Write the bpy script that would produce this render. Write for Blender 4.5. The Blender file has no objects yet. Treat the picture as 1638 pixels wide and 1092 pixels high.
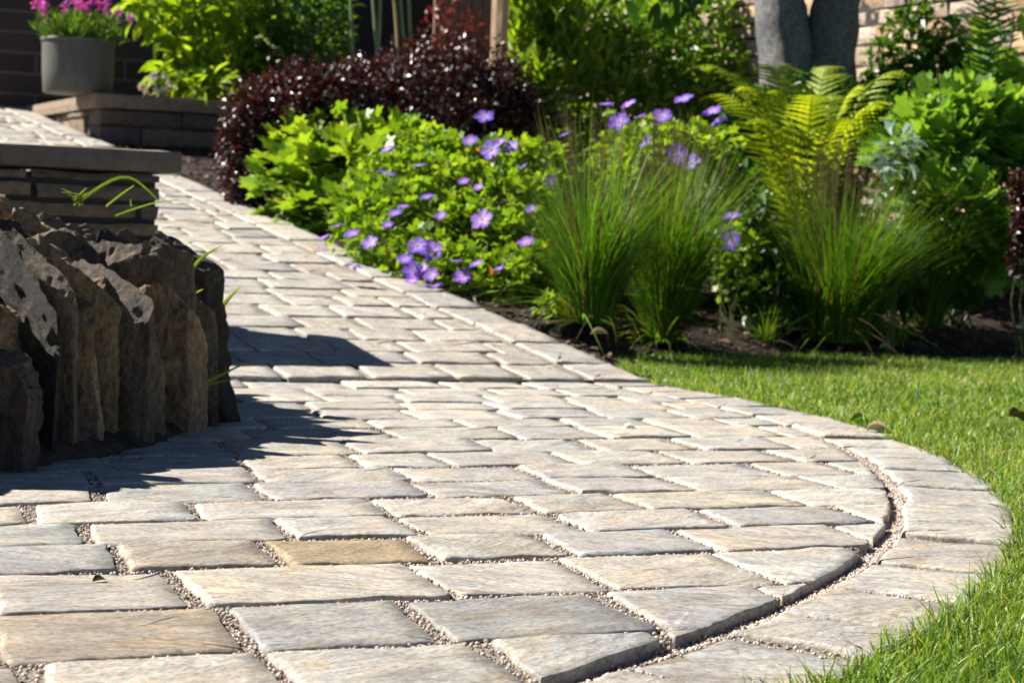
import bpy, math, random
import numpy as np
from mathutils import Matrix, Vector

rs = np.random.RandomState(7)
random.seed(7)
S = bpy.context.scene
COL = S.collection

# ---------------------------------------------------------------- camera
F, H, ROLL = 2800.0, 0.45, 0.037          # focal length in photo pixels, eye height, roll
PITCH = math.atan((546 - 367) / F)
cR = np.array([math.cos(ROLL), math.sin(ROLL) * math.sin(PITCH), math.sin(ROLL) * math.cos(PITCH)])
cU = np.array([-math.sin(ROLL), math.cos(ROLL) * math.sin(PITCH), math.cos(ROLL) * math.cos(PITCH)])
cF = np.array([0, math.cos(PITCH), -math.sin(PITCH)])
cC = np.array([0, 0, H])
cam_d = bpy.data.cameras.new('camera')
cam = bpy.data.objects.new('camera', cam_d)
COL.objects.link(cam)
cam.matrix_world = Matrix(((cR[0], cU[0], -cF[0], cC[0]), (cR[1], cU[1], -cF[1], cC[1]), (cR[2], cU[2], -cF[2], cC[2]), (0, 0, 0, 1)))
cam_d.sensor_width = 36
cam_d.lens = 36 * F / 1638
cam_d.clip_start = 0.05
cam_d.clip_end = 500
cam_d.dof.use_dof = True
cam_d.dof.focus_distance = 2.35
cam_d.dof.aperture_fstop = 10.5
S.camera = cam

# ---------------------------------------------------------------- light
SUN_AZ = math.atan2(-0.965, 0.262)           # from +Y towards +X: the sun stands behind, to the left
SUN_EL = math.radians(41)
sdir = np.array([math.sin(SUN_AZ) * math.cos(SUN_EL), math.cos(SUN_AZ) * math.cos(SUN_EL), math.sin(SUN_EL)])
W = bpy.data.worlds.new('World')
S.world = W
W.use_nodes = True
wn = W.node_tree
wn.nodes.clear()
sky = wn.nodes.new('ShaderNodeTexSky')
sky.sky_type = 'NISHITA'
sky.sun_disc = False
sky.sun_elevation = SUN_EL
sky.sun_rotation = SUN_AZ
sky.altitude = 2500
sky.air_density = 0.55
sky.ozone_density = 2.0
sky.dust_density = 0.0
bg = wn.nodes.new('ShaderNodeBackground')
bg.inputs[1].default_value = 0.05
wo = wn.nodes.new('ShaderNodeOutputWorld')
wn.links.new(sky.outputs[0], bg.inputs[0])
wn.links.new(bg.outputs[0], wo.inputs[0])
sl = bpy.data.lights.new('sun', 'SUN')
sl.energy = 5.0
sl.angle = math.radians(0.5)
sl.color = (1.0, 0.95, 0.87)
so = bpy.data.objects.new('sun', sl)
so.rotation_euler = Vector(sdir).to_track_quat('Z', 'Y').to_euler()
COL.objects.link(so)
vs = S.view_settings
vs.view_transform = 'Standard'
vs.look = 'None'
vs.exposure = 1.34
vs.gamma = 1.0

# ---------------------------------------------------------------- geometry of the place
TH = math.radians(20.5)
U2 = np.array([math.cos(TH), math.sin(TH)])      # along the paving courses
N2 = np.array([-math.sin(TH), math.cos(TH)])     # across them, away from the lens
CC = np.array([-2.164, 3.612])                   # centre of the round patio
R_IN, R_RING, R_OUT = 2.895, 2.917, 3.10
N_STEP = 4.90
M_RAMP, Z_STEP = 0.145, 0.022

def ray(px, py):
    return cF + cR * ((px - 819) / F) - cU * ((py - 546) / F)

def at(px, py, d):
    return cC + ray(px, py) * d

def n_of(x, y):
    return -math.sin(TH) * x + math.cos(TH) * y

def ramp_z(x, y):
    return Z_STEP + M_RAMP * (n_of(x, y) - N_STEP)

def on(px, py, zf):
    """ground point under a photo pixel: march the sight line down to the height function"""
    d = ray(px, py)
    t0 = 1.2
    prev = None
    for k in range(4000):
        t = t0 + k * 0.006
        p = cC + d * t
        g = p[2] - zf(p[0], p[1])
        if g <= 0:
            if prev is None:
                return p
            f = prev[1] / (prev[1] - g)
            return prev[0] + (p - prev[0]) * f
        prev = (p, g)
    return p

def flat_z(x, y):
    return 0.0

ER0 = on(1037, 606, ramp_z)                      # right edge of the straight path
ER1 = on(300, 285, ramp_z)
ev = (ER1 - ER0)[:2]
V2 = ev / np.linalg.norm(ev)                     # the straight path's own direction
LB0 = on(1075, 572, flat_z)[:2]                  # back edge of the lawn
LB1 = on(1638, 566, flat_z)[:2]
lbd = (LB1 - LB0) / np.linalg.norm(LB1 - LB0)
lbn = np.array([-lbd[1], lbd[0]])

def bed_z(x, y):
    t = n_of(x, y) - N_STEP
    if t < 0:
        return 0.0
    z = M_RAMP * t - 0.06 * min(1, max(0, (x - 0.3) / 0.8))
    s = (x - LB0[0]) * lbn[0] + (y - LB0[1]) * lbn[1]
    return min(z, .004 + .30 * max(s, 0)) if x > .35 and s < .6 else z

def in_lawn(x, y, m=0.0):
    """true where lawn grows"""
    r = np.hypot(x - CC[0], y - CC[1])
    s = (x - LB0[0]) * lbn[0] + (y - LB0[1]) * lbn[1]
    e = (x - ER0[0]) * V2[1] - (y - ER0[1]) * V2[0]      # right of the path's right edge
    return (r > R_OUT + m) & (s < -m) & ((e > 0.15 + m) | (n_of(x, y) < N_STEP))

# ---------------------------------------------------------------- noise
def hash3(i, j, k, seed):
    h = (i * 374761393 + j * 668265263 + k * 2147483647 + seed * 1274126177) & 0xffffffff
    h = ((h ^ (h >> 13)) * 1274126177) & 0xffffffff
    h = ((h ^ (h >> 16)) * 2246822519) & 0xffffffff
    return ((h ^ (h >> 15)) & 0xffffff) / float(0xffffff)

def vnoise(P, f=1.0, seed=0):
    P = np.asarray(P, float) * f
    if P.shape[1] == 2:
        P = np.c_[P, np.zeros(len(P))]
    I = np.floor(P).astype(np.int64)
    T = P - I
    T = T * T * (3 - 2 * T)
    r = 0
    for a in (0, 1):
        for b in (0, 1):
            for c in (0, 1):
                w = (T[:, 0] if a else 1 - T[:, 0]) * (T[:, 1] if b else 1 - T[:, 1]) * (T[:, 2] if c else 1 - T[:, 2])
                r = r + w * hash3(I[:, 0] + a, I[:, 1] + b, I[:, 2] + c, seed)
    return r * 2 - 1

def fbm(P, f=1.0, seed=0, o=4):
    r, a = 0, 1.0
    for k in range(o):
        r = r + a * vnoise(P, f * 2 ** k, seed + k * 17)
        a *= 0.5
    return r / 1.9

# ---------------------------------------------------------------- mesh helpers
def mesh_np(name, V, tris=None, quads=None, rnd=None, tint=None, mats=(), mi=None, smooth=False):
    V = np.asarray(V, np.float32)
    me = bpy.data.meshes.new(name)
    parts, starts, tot = [], [], 0
    nt = 0 if tris is None else len(tris)
    nq = 0 if quads is None else len(quads)
    loops = np.concatenate([np.asarray(a).reshape(-1) for a in (tris, quads) if a is not None and len(a)]).astype(np.int32)
    ls = np.concatenate([np.arange(nt) * 3, nt * 3 + np.arange(nq) * 4]).astype(np.int32)
    me.vertices.add(len(V))
    me.vertices.foreach_set('co', V.reshape(-1))
    me.loops.add(len(loops))
    me.loops.foreach_set('vertex_index', loops)
    me.polygons.add(nt + nq)
    me.polygons.foreach_set('loop_start', ls)
    if mi is not None:
        me.polygons.foreach_set('material_index', np.asarray(mi, np.int32))
    me.polygons.foreach_set('use_smooth', np.full(nt + nq, bool(smooth)))
    if rnd is not None:
        a = me.attributes.new('rnd', 'FLOAT', 'POINT')
        a.data.foreach_set('value', np.asarray(rnd, np.float32))
    if tint is not None:
        a = me.attributes.new('tint', 'FLOAT_COLOR', 'POINT')
        t = np.asarray(tint, np.float32)
        a.data.foreach_set('color', np.c_[t, np.ones(len(t), np.float32)].astype(np.float32).reshape(-1))
    for m in mats:
        me.materials.append(m)
    me.update(calc_edges=True)
    me.validate()
    return me

def link(name, me, parent=None, loc=None, rz=0):
    o = bpy.data.objects.new(name, me)
    COL.objects.link(o)
    if parent is not None:
        o.parent = parent
    if loc is not None:
        o.location = loc
    if rz:
        o.rotation_euler = (0, 0, rz)
    return o

def tag(o, label=None, cat=None, group=None, kind=None):
    for k, v in (('label', label), ('category', cat), ('group', group), ('kind', kind)):
        if v:
            o[k] = v
    return o

def thing(name, label, cat, loc=(0, 0, 0), rz=0, group=None):
    o = bpy.data.objects.new(name, None)
    o.empty_display_size = 0.05
    COL.objects.link(o)
    o.location = Vector([float(a) for a in loc])
    o.rotation_euler = (0, 0, rz)
    return tag(o, label, cat, group)

class MB:
    """collects pieces into one mesh; V in the coordinates of the object it becomes"""
    def __init__(self):
        self.V, self.T, self.Q, self.r, self.c, self.n = [], [], [], [], [], 0
        self.mt, self.mq = [], []
    def add(self, V, tris=None, quads=None, rnd=0.5, tint=(0.4, 0.4, 0.4), m=0):
        V = np.asarray(V, float)
        self.V.append(V)
        if tris is not None and len(tris):
            self.T.append(np.asarray(tris) + self.n)
            self.mt.append(np.full(len(tris), m))
        if quads is not None and len(quads):
            self.Q.append(np.asarray(quads) + self.n)
            self.mq.append(np.full(len(quads), m))
        self.r.append(np.broadcast_to(np.asarray(rnd, float), (len(V),)))
        self.c.append(np.broadcast_to(np.asarray(tint, float), (len(V), 3)))
        self.n += len(V)
    def build(self, name, mats, parent=None, origin=(0, 0, 0), smooth=False, rz=0, loc=None):
        V = np.concatenate(self.V) - np.asarray(origin, float)
        T = np.concatenate(self.T) if self.T else None
        Q = np.concatenate(self.Q) if self.Q else None
        mi = np.concatenate(self.mt + self.mq) if (self.mt or self.mq) else None
        if not isinstance(mats, (list, tuple)):
            mats = [mats]
        me = mesh_np(name, V, T, Q, np.concatenate(self.r), np.concatenate(self.c), mats, mi, smooth)
        return link(name, me, parent, loc, rz)

def tube(mb, pts, r0, r1=None, k=7, rnd=0.5, m=0, cap=True, tint=(0.10, 0.13, 0.04)):
    pts = np.asarray(pts, float)
    n = len(pts)
    rr = np.linspace(r0, r0 if r1 is None else r1, n) if np.isscalar(r0) else np.asarray(r0, float)
    V = []
    for i in range(n):
        t = pts[min(i + 1, n - 1)] - pts[max(i - 1, 0)]
        t = t / (np.linalg.norm(t) + 1e-9)
        a = np.cross(t, [0.3, 1, 0.1]); a /= np.linalg.norm(a)
        b = np.cross(t, a)
        an = np.arange(k) * 2 * math.pi / k
        V.append(pts[i] + rr[i] * (np.cos(an)[:, None] * a + np.sin(an)[:, None] * b))
    V = np.concatenate(V)
    Q = [(i * k + j, i * k + (j + 1) % k, (i + 1) * k + (j + 1) % k, (i + 1) * k + j) for i in range(n - 1) for j in range(k)]
    T = []
    if cap:
        V = np.concatenate([V, pts[:1], pts[-1:]])
        for j in range(k):
            T.append((n * k, (j + 1) % k, j))
            T.append((n * k + 1, (n - 1) * k + j, (n - 1) * k + (j + 1) % k))
    mb.add(V, T, Q, rnd, tint, m)

# --- scattering one small template many times
def unit(a):
    return a / (np.linalg.norm(a, axis=1, keepdims=True) + 1e-9)

def scatter(mb, tv, tt, pos, dirs, nrm, scale, rnd, m=0, wscale=None, tint=None, vr=None):
    """tv template verts (x along the leaf, y across, z normal), tt its triangles"""
    pos = np.asarray(pos, float); n = len(pos)
    if n == 0:
        return
    X = unit(np.asarray(dirs, float))
    Z = np.asarray(nrm, float)
    Y = unit(np.cross(Z, X))
    Z = np.cross(X, Y)
    sc = np.broadcast_to(np.asarray(scale, float), (n,))
    ws = sc if wscale is None else np.broadcast_to(np.asarray(wscale, float), (n,))
    V = pos[:, None, :] + (tv[None, :, 0:1] * X[:, None, :]) * sc[:, None, None] + (tv[None, :, 1:2] * Y[:, None, :]) * ws[:, None, None] + (tv[None, :, 2:3] * Z[:, None, :]) * sc[:, None, None]
    k = len(tv)
    T = (np.asarray(tt)[None] + (np.arange(n) * k)[:, None, None]).reshape(-1, 3)
    r = np.repeat(np.asarray(rnd, float), k)
    if vr is not None:
        r = r + np.tile(vr, n)
    c = (0.4, 0.4, 0.4) if tint is None else np.repeat(np.asarray(tint, float), k, axis=0)
    mb.add(V.reshape(-1, 3), T, None, r, c, m)

def strip_leaf(xs, ws, fold=0.12, droop=0.15):
    """a leaf folded along its midrib: half widths ws at stations xs"""
    V, T = [], []
    for x, w in zip(xs, ws):
        z = -droop * x * x
        V += [(x, 0, z), (x, w, z + fold * w * 2), (x, -w, z + fold * w * 2)]
    for i in range(len(xs) - 1):
        a, b = 3 * i, 3 * i + 3
        T += [(a, b, b + 1), (a, b + 1, a + 1), (a, b + 2, b), (a, a + 2, b + 2)]
    return np.array(V, float), np.array(T)

OVATE = strip_leaf([0, .22, .5, .8, 1], [.01, .24, .30, .17, .0], .25, .25)
SMALL = strip_leaf([0, .45, 1], [.02, .30, .0], .25, .15)
LANCE = strip_leaf([0, .3, .65, 1], [.02, .13, .10, .0], .3, .3)
def lobed_leaf(nl, depth, cup=0.15, k=4):
    n = nl * k
    an = np.linspace(-math.pi * 0.92, math.pi * 0.92, n)
    r = 0.5 * (1 - depth * (0.5 + 0.5 * np.cos((an / (math.pi * .92)) * nl * math.pi + (math.pi if nl % 2 == 0 else 0))))
    V = [(0.5 - 0.32, 0, -cup * .35)]
    for a, q in zip(an, r):
        V.append((0.5 + q * math.cos(a), q * math.sin(a), cup * (0.25 * math.sin(a * nl * .5) ** 2 - (q * 1.6) ** 2 * .5)))
    T = [(0, i, i + 1) for i in range(1, n)]
    return np.array(V, float), np.array(T)
LOBED = lobed_leaf(5, .45)
ROUND = lobed_leaf(5, .22)

def rand_unit(n):
    return unit(rs.normal(size=(n, 3)))

def blob(centre, rad, n, shell=0.55, lump=0.25, freq=3.0, seed=0, gap=-0.35, flatbase=None):
    """points spread through an uneven ellipsoid: positions and outward directions"""
    centre = np.asarray(centre, float); rad = np.asarray(rad, float)
    out_p, out_o, got = [], [], 0
    while got < n:
        o = rand_unit(n)
        k = shell + (1 - shell) * rs.rand(n) ** 0.7
        rr = 1 + lump * fbm(o * 1.7 + seed * 3.1, freq * .6, seed, 3)
        p = centre + o * rad * (k * rr)[:, None]
        keep = fbm(p, freq / rad.mean() * .5, seed + 5, 2) > gap
        if flatbase is not None:
            keep &= p[:, 2] > flatbase
        out_p.append(p[keep]); out_o.append(unit(o / rad)[keep])
        got += keep.sum()
        if len(out_p) > 60:
            break
    return np.concatenate(out_p)[:n], np.concatenate(out_o)[:n]

def leaf_frame(o, out=0.5, rnd=0.6, up=0.15, nup=0.7):
    n = len(o)
    z = np.array([0, 0, 1.0])
    d = unit(o * out + rand_unit(n) * rnd + z * up)
    nn = unit(o * 0.5 + z * nup + rand_unit(n) * 0.45)
    return d, nn

# ---------------------------------------------------------------- materials
def new_mat(name):
    m = bpy.data.materials.new(name)
    m.use_nodes = True
    nt = m.node_tree
    nt.nodes.clear()
    out = nt.nodes.new('ShaderNodeOutputMaterial')
    return m, nt, out

def N(nt, t, **kw):
    n = nt.nodes.new(t)
    for k, v in kw.items():
        if k in n.inputs:
            n.inputs[k].default_value = v
        else:
            setattr(n, k, v)
    return n

def ramp(nt, fac, stops):
    r = nt.nodes.new('ShaderNodeValToRGB')
    e = r.color_ramp.elements
    while len(e) > 1:
        e.remove(e[-1])
    e[0].position = stops[0][0]; e[0].color = (*stops[0][1], 1)
    for p, c in stops[1:]:
        q = e.new(p); q.color = (*c, 1)
    nt.links.new(fac, r.inputs[0])
    return r.outputs[0]

def noise_out(nt, scale, detail=6, rough=0.6, stretch=None, vec=None, dist=0.0):
    tc = nt.nodes.new('ShaderNodeTexCoord')
    src = tc.outputs['Object'] if vec is None else vec
    if stretch:
        mp = nt.nodes.new('ShaderNodeMapping')
        mp.inputs['Scale'].default_value = stretch
        nt.links.new(src, mp.inputs[0]); src = mp.outputs[0]
    n = N(nt, 'ShaderNodeTexNoise', Scale=scale, Detail=detail, Roughness=rough, Distortion=dist)
    nt.links.new(src, n.inputs['Vector'])
    return n.outputs['Fac']

def mixc(nt, fac, a, b, mode='MIX'):
    m = nt.nodes.new('ShaderNodeMix')
    m.data_type = 'RGBA'; m.blend_type = mode
    for s, i in ((fac, 0), (a, 6), (b, 7)):
        if hasattr(s, 'is_linked'):
            nt.links.new(s, m.inputs[i])
        elif i == 0:
            m.inputs[0].default_value = s
        else:
            m.inputs[i].default_value = (*s, 1)
    return m.outputs[2]

def bump(nt, h, strength, dist, prev=None):
    b = N(nt, 'ShaderNodeBump', Strength=strength, Distance=dist)
    nt.links.new(h, b.inputs['Height'])
    if prev is not None:
        nt.links.new(prev, b.inputs['Normal'])
    return b.outputs[0]

def leaf_mat(name, stops, trans=0.35, rough=0.42, spec=0.5, tcol=None):
    m, nt, out = new_mat(name)
    at_ = N(nt, 'ShaderNodeAttribute', attribute_name='rnd')
    col = ramp(nt, at_.outputs['Fac'], stops)
    nz = noise_out(nt, 60, 2)
    if 'petal' in name:
        oi = nt.nodes.new('ShaderNodeObjectInfo')
        col = mixc(nt, 1.0, col, ramp(nt, oi.outputs['Random'], [(0, (.80, .72, .92)), (.5, (1.0, 1.0, 1.0)), (1, (1.22, 1.02, 1.0))]), 'MULTIPLY')
    col = mixc(nt, 0.35, col, ramp(nt, nz, [(.3, (.55, .6, .5)), (.7, (1.25, 1.2, 1.1))]), 'MULTIPLY')
    p = N(nt, 'ShaderNodeBsdfPrincipled', Roughness=rough)
    p.inputs['Specular IOR Level'].default_value = spec
    nt.links.new(col, p.inputs['Base Color'])
    if trans > 0:
        t = nt.nodes.new('ShaderNodeBsdfTranslucent')
        tc_ = mixc(nt, 1.0, col, tcol or (1.6, 1.5, .55), 'MULTIPLY')
        nt.links.new(tc_, t.inputs[0])
        ms = nt.nodes.new('ShaderNodeMixShader')
        ms.inputs[0].default_value = trans
        nt.links.new(p.outputs[0], ms.inputs[1]); nt.links.new(t.outputs[0], ms.inputs[2])
        nt.links.new(ms.outputs[0], out.inputs[0])
    else:
        nt.links.new(p.outputs[0], out.inputs[0])
    return m

def paving_mat():
    m, nt, out = new_mat('riven_sandstone')
    a = N(nt, 'ShaderNodeAttribute', attribute_name='tint')
    # every slab has a grain of its own: shift and turn the coordinates by its random number
    rn = N(nt, 'ShaderNodeAttribute', attribute_name='rnd')
    tc = nt.nodes.new('ShaderNodeTexCoord')
    an_ = nt.nodes.new('ShaderNodeMath'); an_.operation = 'MULTIPLY_ADD'; an_.inputs[1].default_value = 1.5; an_.inputs[2].default_value = -.75
    nt.links.new(rn.outputs['Fac'], an_.inputs[0])
    rt = nt.nodes.new('ShaderNodeVectorRotate'); rt.rotation_type = 'Z_AXIS'
    nt.links.new(tc.outputs['Object'], rt.inputs['Vector']); nt.links.new(an_.outputs[0], rt.inputs['Angle'])
    sh = nt.nodes.new('ShaderNodeVectorMath'); sh.operation = 'SCALE'; sh.inputs[0].default_value = (71, 37, 19)
    nt.links.new(rn.outputs['Fac'], sh.inputs['Scale'])
    ad = nt.nodes.new('ShaderNodeVectorMath'); ad.operation = 'ADD'
    nt.links.new(rt.outputs[0], ad.inputs[0]); nt.links.new(sh.outputs[0], ad.inputs[1])
    vec = ad.outputs[0]
    st = noise_out(nt, 8, 9, .74, (1, 3.2, 3), vec, 1.4)
    cl = noise_out(nt, 9, 5, .65, None, vec)
    och = noise_out(nt, 9, 6, .65, (1, 2, 2), vec, 1.2)
    fine = noise_out(nt, 110, 4, .75, (1, 1.6, 1.6), vec)
    c1 = mixc(nt, 1.0, a.outputs['Color'], ramp(nt, st, [(.32, (.64, .59, .53)), (.44, (.92, .90, .87)), (.53, (1.08, 1.07, 1.05)), (.68, (1.34, 1.31, 1.25))]), 'MULTIPLY')
    c2 = mixc(nt, .8, c1, ramp(nt, cl, [(.34, (.74, .73, .74)), (.5, (1, 1, 1)), (.66, (1.16, 1.12, 1.04))]), 'MULTIPLY')
    c2 = mixc(nt, 1.0, c2, ramp(nt, och, [(.38, (.94, .97, 1.0)), (.53, (1.0, .98, .95)), (.64, (1.10, .97, .80))]), 'MULTIPLY')
    c3 = mixc(nt, .8, c2, ramp(nt, fine, [(.34, (.50, .47, .44)), (.5, (1.04, 1.04, 1.04)), (.66, (1.42, 1.42, 1.40))]), 'MULTIPLY')
    spots = noise_out(nt, 26, 4, .75)
    c4 = mixc(nt, ramp(nt, spots, [(.64, (0, 0, 0)), (.71, (1, 1, 1))]), c3, (.10, .085, .065))
    sp = nt.nodes.new('ShaderNodeMix'); sp.data_type = 'RGBA'
    sp.inputs[0].default_value = .4
    nt.links.new(c3, sp.inputs[6]); nt.links.new(c4, sp.inputs[7])
    p = N(nt, 'ShaderNodeBsdfPrincipled', Roughness=.78)
    p.inputs['Specular IOR Level'].default_value = .35
    nt.links.new(sp.outputs[2], p.inputs['Base Color'])
    b1 = bump(nt, st, .9, .008)
    b2 = bump(nt, noise_out(nt, 60, 7, .75, (1, 2.2, 2)), .8, .004, b1)
    nt.links.new(b2, p.inputs['Normal'])
    nt.links.new(p.outputs[0], out.inputs[0])
    return m

def gritty_mat(name, stops, scale, rough=.9, bstr=.8, bdist=.01, stretch=None):
    m, nt, out = new_mat(name)
    n1 = noise_out(nt, scale, 8, .7, stretch)
    col = ramp(nt, n1, stops)
    p = N(nt, 'ShaderNodeBsdfPrincipled', Roughness=rough)
    p.inputs['Specular IOR Level'].default_value = .3
    nt.links.new(col, p.inputs['Base Color'])
    nt.links.new(bump(nt, noise_out(nt, scale * 2.2, 6, .7, stretch), bstr, bdist), p.inputs['Normal'])
    nt.links.new(p.outputs[0], out.inputs[0])
    return m

def tint_mat(name, rough=.8, scale=40, amount=.5, bstr=.4, bdist=.004, stretch=None, spec=.3):
    """colour from the mesh's own tint, broken up by noise"""
    m, nt, out = new_mat(name)
    a = N(nt, 'ShaderNodeAttribute', attribute_name='tint')
    nz = noise_out(nt, scale, 7, .68, stretch)
    col = mixc(nt, amount, a.outputs['Color'], ramp(nt, nz, [(.3, (.45, .43, .42)), (.5, (1, 1, 1)), (.7, (1.5, 1.42, 1.3))]), 'MULTIPLY')
    p = N(nt, 'ShaderNodeBsdfPrincipled', Roughness=rough)
    p.inputs['Specular IOR Level'].default_value = spec
    nt.links.new(col, p.inputs['Base Color'])
    nt.links.new(bump(nt, nz, bstr, bdist), p.inputs['Normal'])
    nt.links.new(p.outputs[0], out.inputs[0])
    return m

def rock_mat(name, stretch, warm):
    m, nt, out = new_mat(name)
    a = N(nt, 'ShaderNodeAttribute', attribute_name='tint')
    big = noise_out(nt, 9, 8, .72, stretch, dist=.6)
    fine = noise_out(nt, 70, 9, .80, stretch)
    lich = noise_out(nt, 30, 5, .7)
    col = mixc(nt, .9, a.outputs['Color'], ramp(nt, big, [(.28, (.42, .40, .42)), (.5, (1, 1, 1)), (.72, (1.55, 1.4, 1.15))]), 'MULTIPLY')
    col = mixc(nt, .8, col, ramp(nt, fine, [(.36, (.18, .16, .15)), (.5, (1.0, 1.0, 1.0)), (.64, (2.0, 1.85, 1.6))]), 'MULTIPLY')
    col = mixc(nt, ramp(nt, lich, [(.60, (0, 0, 0)), (.72, (.75, .75, .75))]), col, warm)
    p = N(nt, 'ShaderNodeBsdfPrincipled', Roughness=.72)
    p.inputs['Specular IOR Level'].default_value = .45
    nt.links.new(col, p.inputs['Base Color'])
    b1 = bump(nt, big, 1.0, .045)
    b2 = bump(nt, fine, 1.0, .014, b1)
    nt.links.new(b2, p.inputs['Normal'])
    nt.links.new(p.outputs[0], out.inputs[0])
    return m

def brick_mat(name, bw, bh, mort, c1, c2, cm, seed=0):
    m, nt, out = new_mat(name)
    tc = nt.nodes.new('ShaderNodeTexCoord')
    sx = nt.nodes.new('ShaderNodeSeparateXYZ')
    nt.links.new(tc.outputs['Object'], sx.inputs[0])
    cx = nt.nodes.new('ShaderNodeCombineXYZ')
    nt.links.new(sx.outputs[0], cx.inputs[0]); nt.links.new(sx.outputs[2], cx.inputs[1])
    b = nt.nodes.new('ShaderNodeTexBrick')
    b.inputs['Scale'].default_value = 1
    b.inputs['Brick Width'].default_value = bw
    b.inputs['Row Height'].default_value = bh
    b.inputs['Mortar Size'].default_value = mort
    b.inputs['Mortar Smooth'].default_value = .2
    b.inputs['Color1'].default_value = (*c1, 1)
    b.inputs['Color2'].default_value = (*c2, 1)
    b.inputs['Mortar'].default_value = (*cm, 1)
    nt.links.new(cx.outputs[0], b.inputs['Vector'])
    col = mixc(nt, .6, b.outputs['Color'], ramp(nt, noise_out(nt, 22, 6, .7), [(.3, (.55, .52, .5)), (.7, (1.4, 1.3, 1.25))]), 'MULTIPLY')
    p = N(nt, 'ShaderNodeBsdfPrincipled', Roughness=.85)
    nt.links.new(col, p.inputs['Base Color'])
    inv = nt.nodes.new('ShaderNodeMath'); inv.operation = 'SUBTRACT'; inv.inputs[0].default_value = 1
    nt.links.new(b.outputs['Fac'], inv.inputs[1])
    b1 = bump(nt, inv.outputs[0], 1, .012)
    nt.links.new(bump(nt, noise_out(nt, 40, 6, .7), .5, .006, b1), p.inputs['Normal'])
    nt.links.new(p.outputs[0], out.inputs[0])
    return m

M = {}
M['paving'] = paving_mat()
M['gravel_bed'] = gritty_mat('gravel_bed', [(.3, (.14, .11, .085)), (.5, (.29, .25, .20)), (.7, (.44, .39, .33))], 260, .9, 1, .004)
M['pebble'] = tint_mat('pebble', .6, 90, .3)
M['soil'] = gritty_mat('soil', [(.3, (.012, .008, .006)), (.5, (.035, .022, .016)), (.72, (.11, .07, .05))], 45, .95, 1, .03)
M['bark'] = tint_mat('bark_chip', .8, 60, .7)
M['turf'] = gritty_mat('turf', [(.3, (.04, .06, .012)), (.5, (.09, .12, .022)), (.7, (.18, .17, .06))], 60, .95, .6, .01)
M['grass'] = leaf_mat('lawn_grass', [(0, (.07, .14, .018)), (.4, (.15, .26, .036)), (.7, (.25, .36, .075)), (.88, (.34, .37, .12)), (1, (.48, .41, .20))], .42, .45, .4)
M['slate'] = rock_mat('upright_slate', (1.6, 1.6, .75), (.26, .20, .11))
M['boulder'] = rock_mat('weathered_stone', (1, 1, 1.2), (.26, .225, .13))
M['core'] = gritty_mat('dark_rubble', [(.3, (.016, .011, .007)), (.7, (.09, .065, .042))], 30)
M['wallstone'] = tint_mat('walling_stone', .85, 26, .7, .7, .012, (1, 1, 2))
M['coping'] = tint_mat('coping_stone', .8, 18, .55, .4, .006)
M['pot'] = tint_mat('pot_glaze', .55, 30, .4, .2, .003, (1, 1, .3))
M['block'] = brick_mat('dark_blockwork', .62, .145, .012, (.032, .023, .02), (.05, .036, .032), (.10, .08, .075))
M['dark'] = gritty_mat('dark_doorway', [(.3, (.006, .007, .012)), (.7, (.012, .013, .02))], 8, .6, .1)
M['timber'] = tint_mat('weathered_timber', .75, 14, .6, .4, .004, (8, 8, .5))
M['trunk'] = rock_mat('patchy_bark', (1, 1, .6), (.42, .41, .38))
M['stem'] = tint_mat('green_stem', .5, 30, .3)

M['lime_leaf'] = leaf_mat('lime_leaf', [(0, (.10, .20, .018)), (.5, (.20, .33, .026)), (.85, (.32, .42, .05)), (1, (.46, .44, .12))], .45, .45, .35)
M['ger_leaf'] = leaf_mat('cranesbill_leaf', [(0, (.09, .18, .014)), (.5, (.19, .32, .022)), (.88, (.30, .40, .045)), (.97, (.34, .32, .06)), (1, (.32, .16, .05))], .45, .45, .35)
M['bamboo_leaf'] = leaf_mat('shrub_leaf', [(0, (.11, .21, .010)), (.5, (.22, .35, .016)), (1, (.36, .45, .05))], .45, .40, .4)
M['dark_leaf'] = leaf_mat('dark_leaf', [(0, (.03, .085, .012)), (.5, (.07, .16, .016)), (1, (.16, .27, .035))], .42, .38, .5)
M['mid_leaf'] = leaf_mat('mid_leaf', [(0, (.06, .14, .014)), (.5, (.15, .28, .022)), (1, (.28, .40, .05))], .42, .42, .4)
M['yellow_leaf'] = leaf_mat('yellow_green_leaf', [(0, (.11, .21, .014)), (.5, (.20, .32, .02)), (1, (.34, .42, .05))], .45, .42, .35)
M['purple_leaf'] = leaf_mat('purple_leaf', [(0, (.014, .005, .006)), (.5, (.034, .013, .012)), (.85, (.068, .027, .020)), (.95, (.11, .065, .025)), (1, (.12, .11, .03))], .22, .36, .6, (2.2, .7, .5))
M['red_leaf'] = leaf_mat('red_leaf', [(0, (.10, .02, .025)), (1, (.28, .07, .06))], .3, .4, .4, (1.6, .8, .7))
M['broad_leaf'] = leaf_mat('broad_leaf', [(0, (.08, .18, .025)), (.5, (.17, .32, .045)), (1, (.28, .42, .08))], .42, .40, .45)
M['silver_leaf'] = leaf_mat('silver_leaf', [(0, (.22, .33, .26)), (1, (.45, .55, .46))], .25, .5, .3, (1, 1.1, .9))
M['fern_leaf'] = leaf_mat('fern_frond', [(0, (.14, .22, .012)), (.5, (.26, .35, .018)), (1, (.42, .46, .035))], .48, .5, .3)
M['tuft_leaf'] = leaf_mat('tuft_blade', [(0, (.030, .085, .010)), (.45, (.085, .20, .014)), (.75, (.17, .30, .026)), (.86, (.14, .10, .045)), (1, (.11, .065, .05))], .40, .45, .35)
M['conifer_leaf'] = leaf_mat('feathery_leaf', [(0, (.03, .10, .010)), (1, (.10, .22, .02))], .35, .5, .3)
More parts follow.
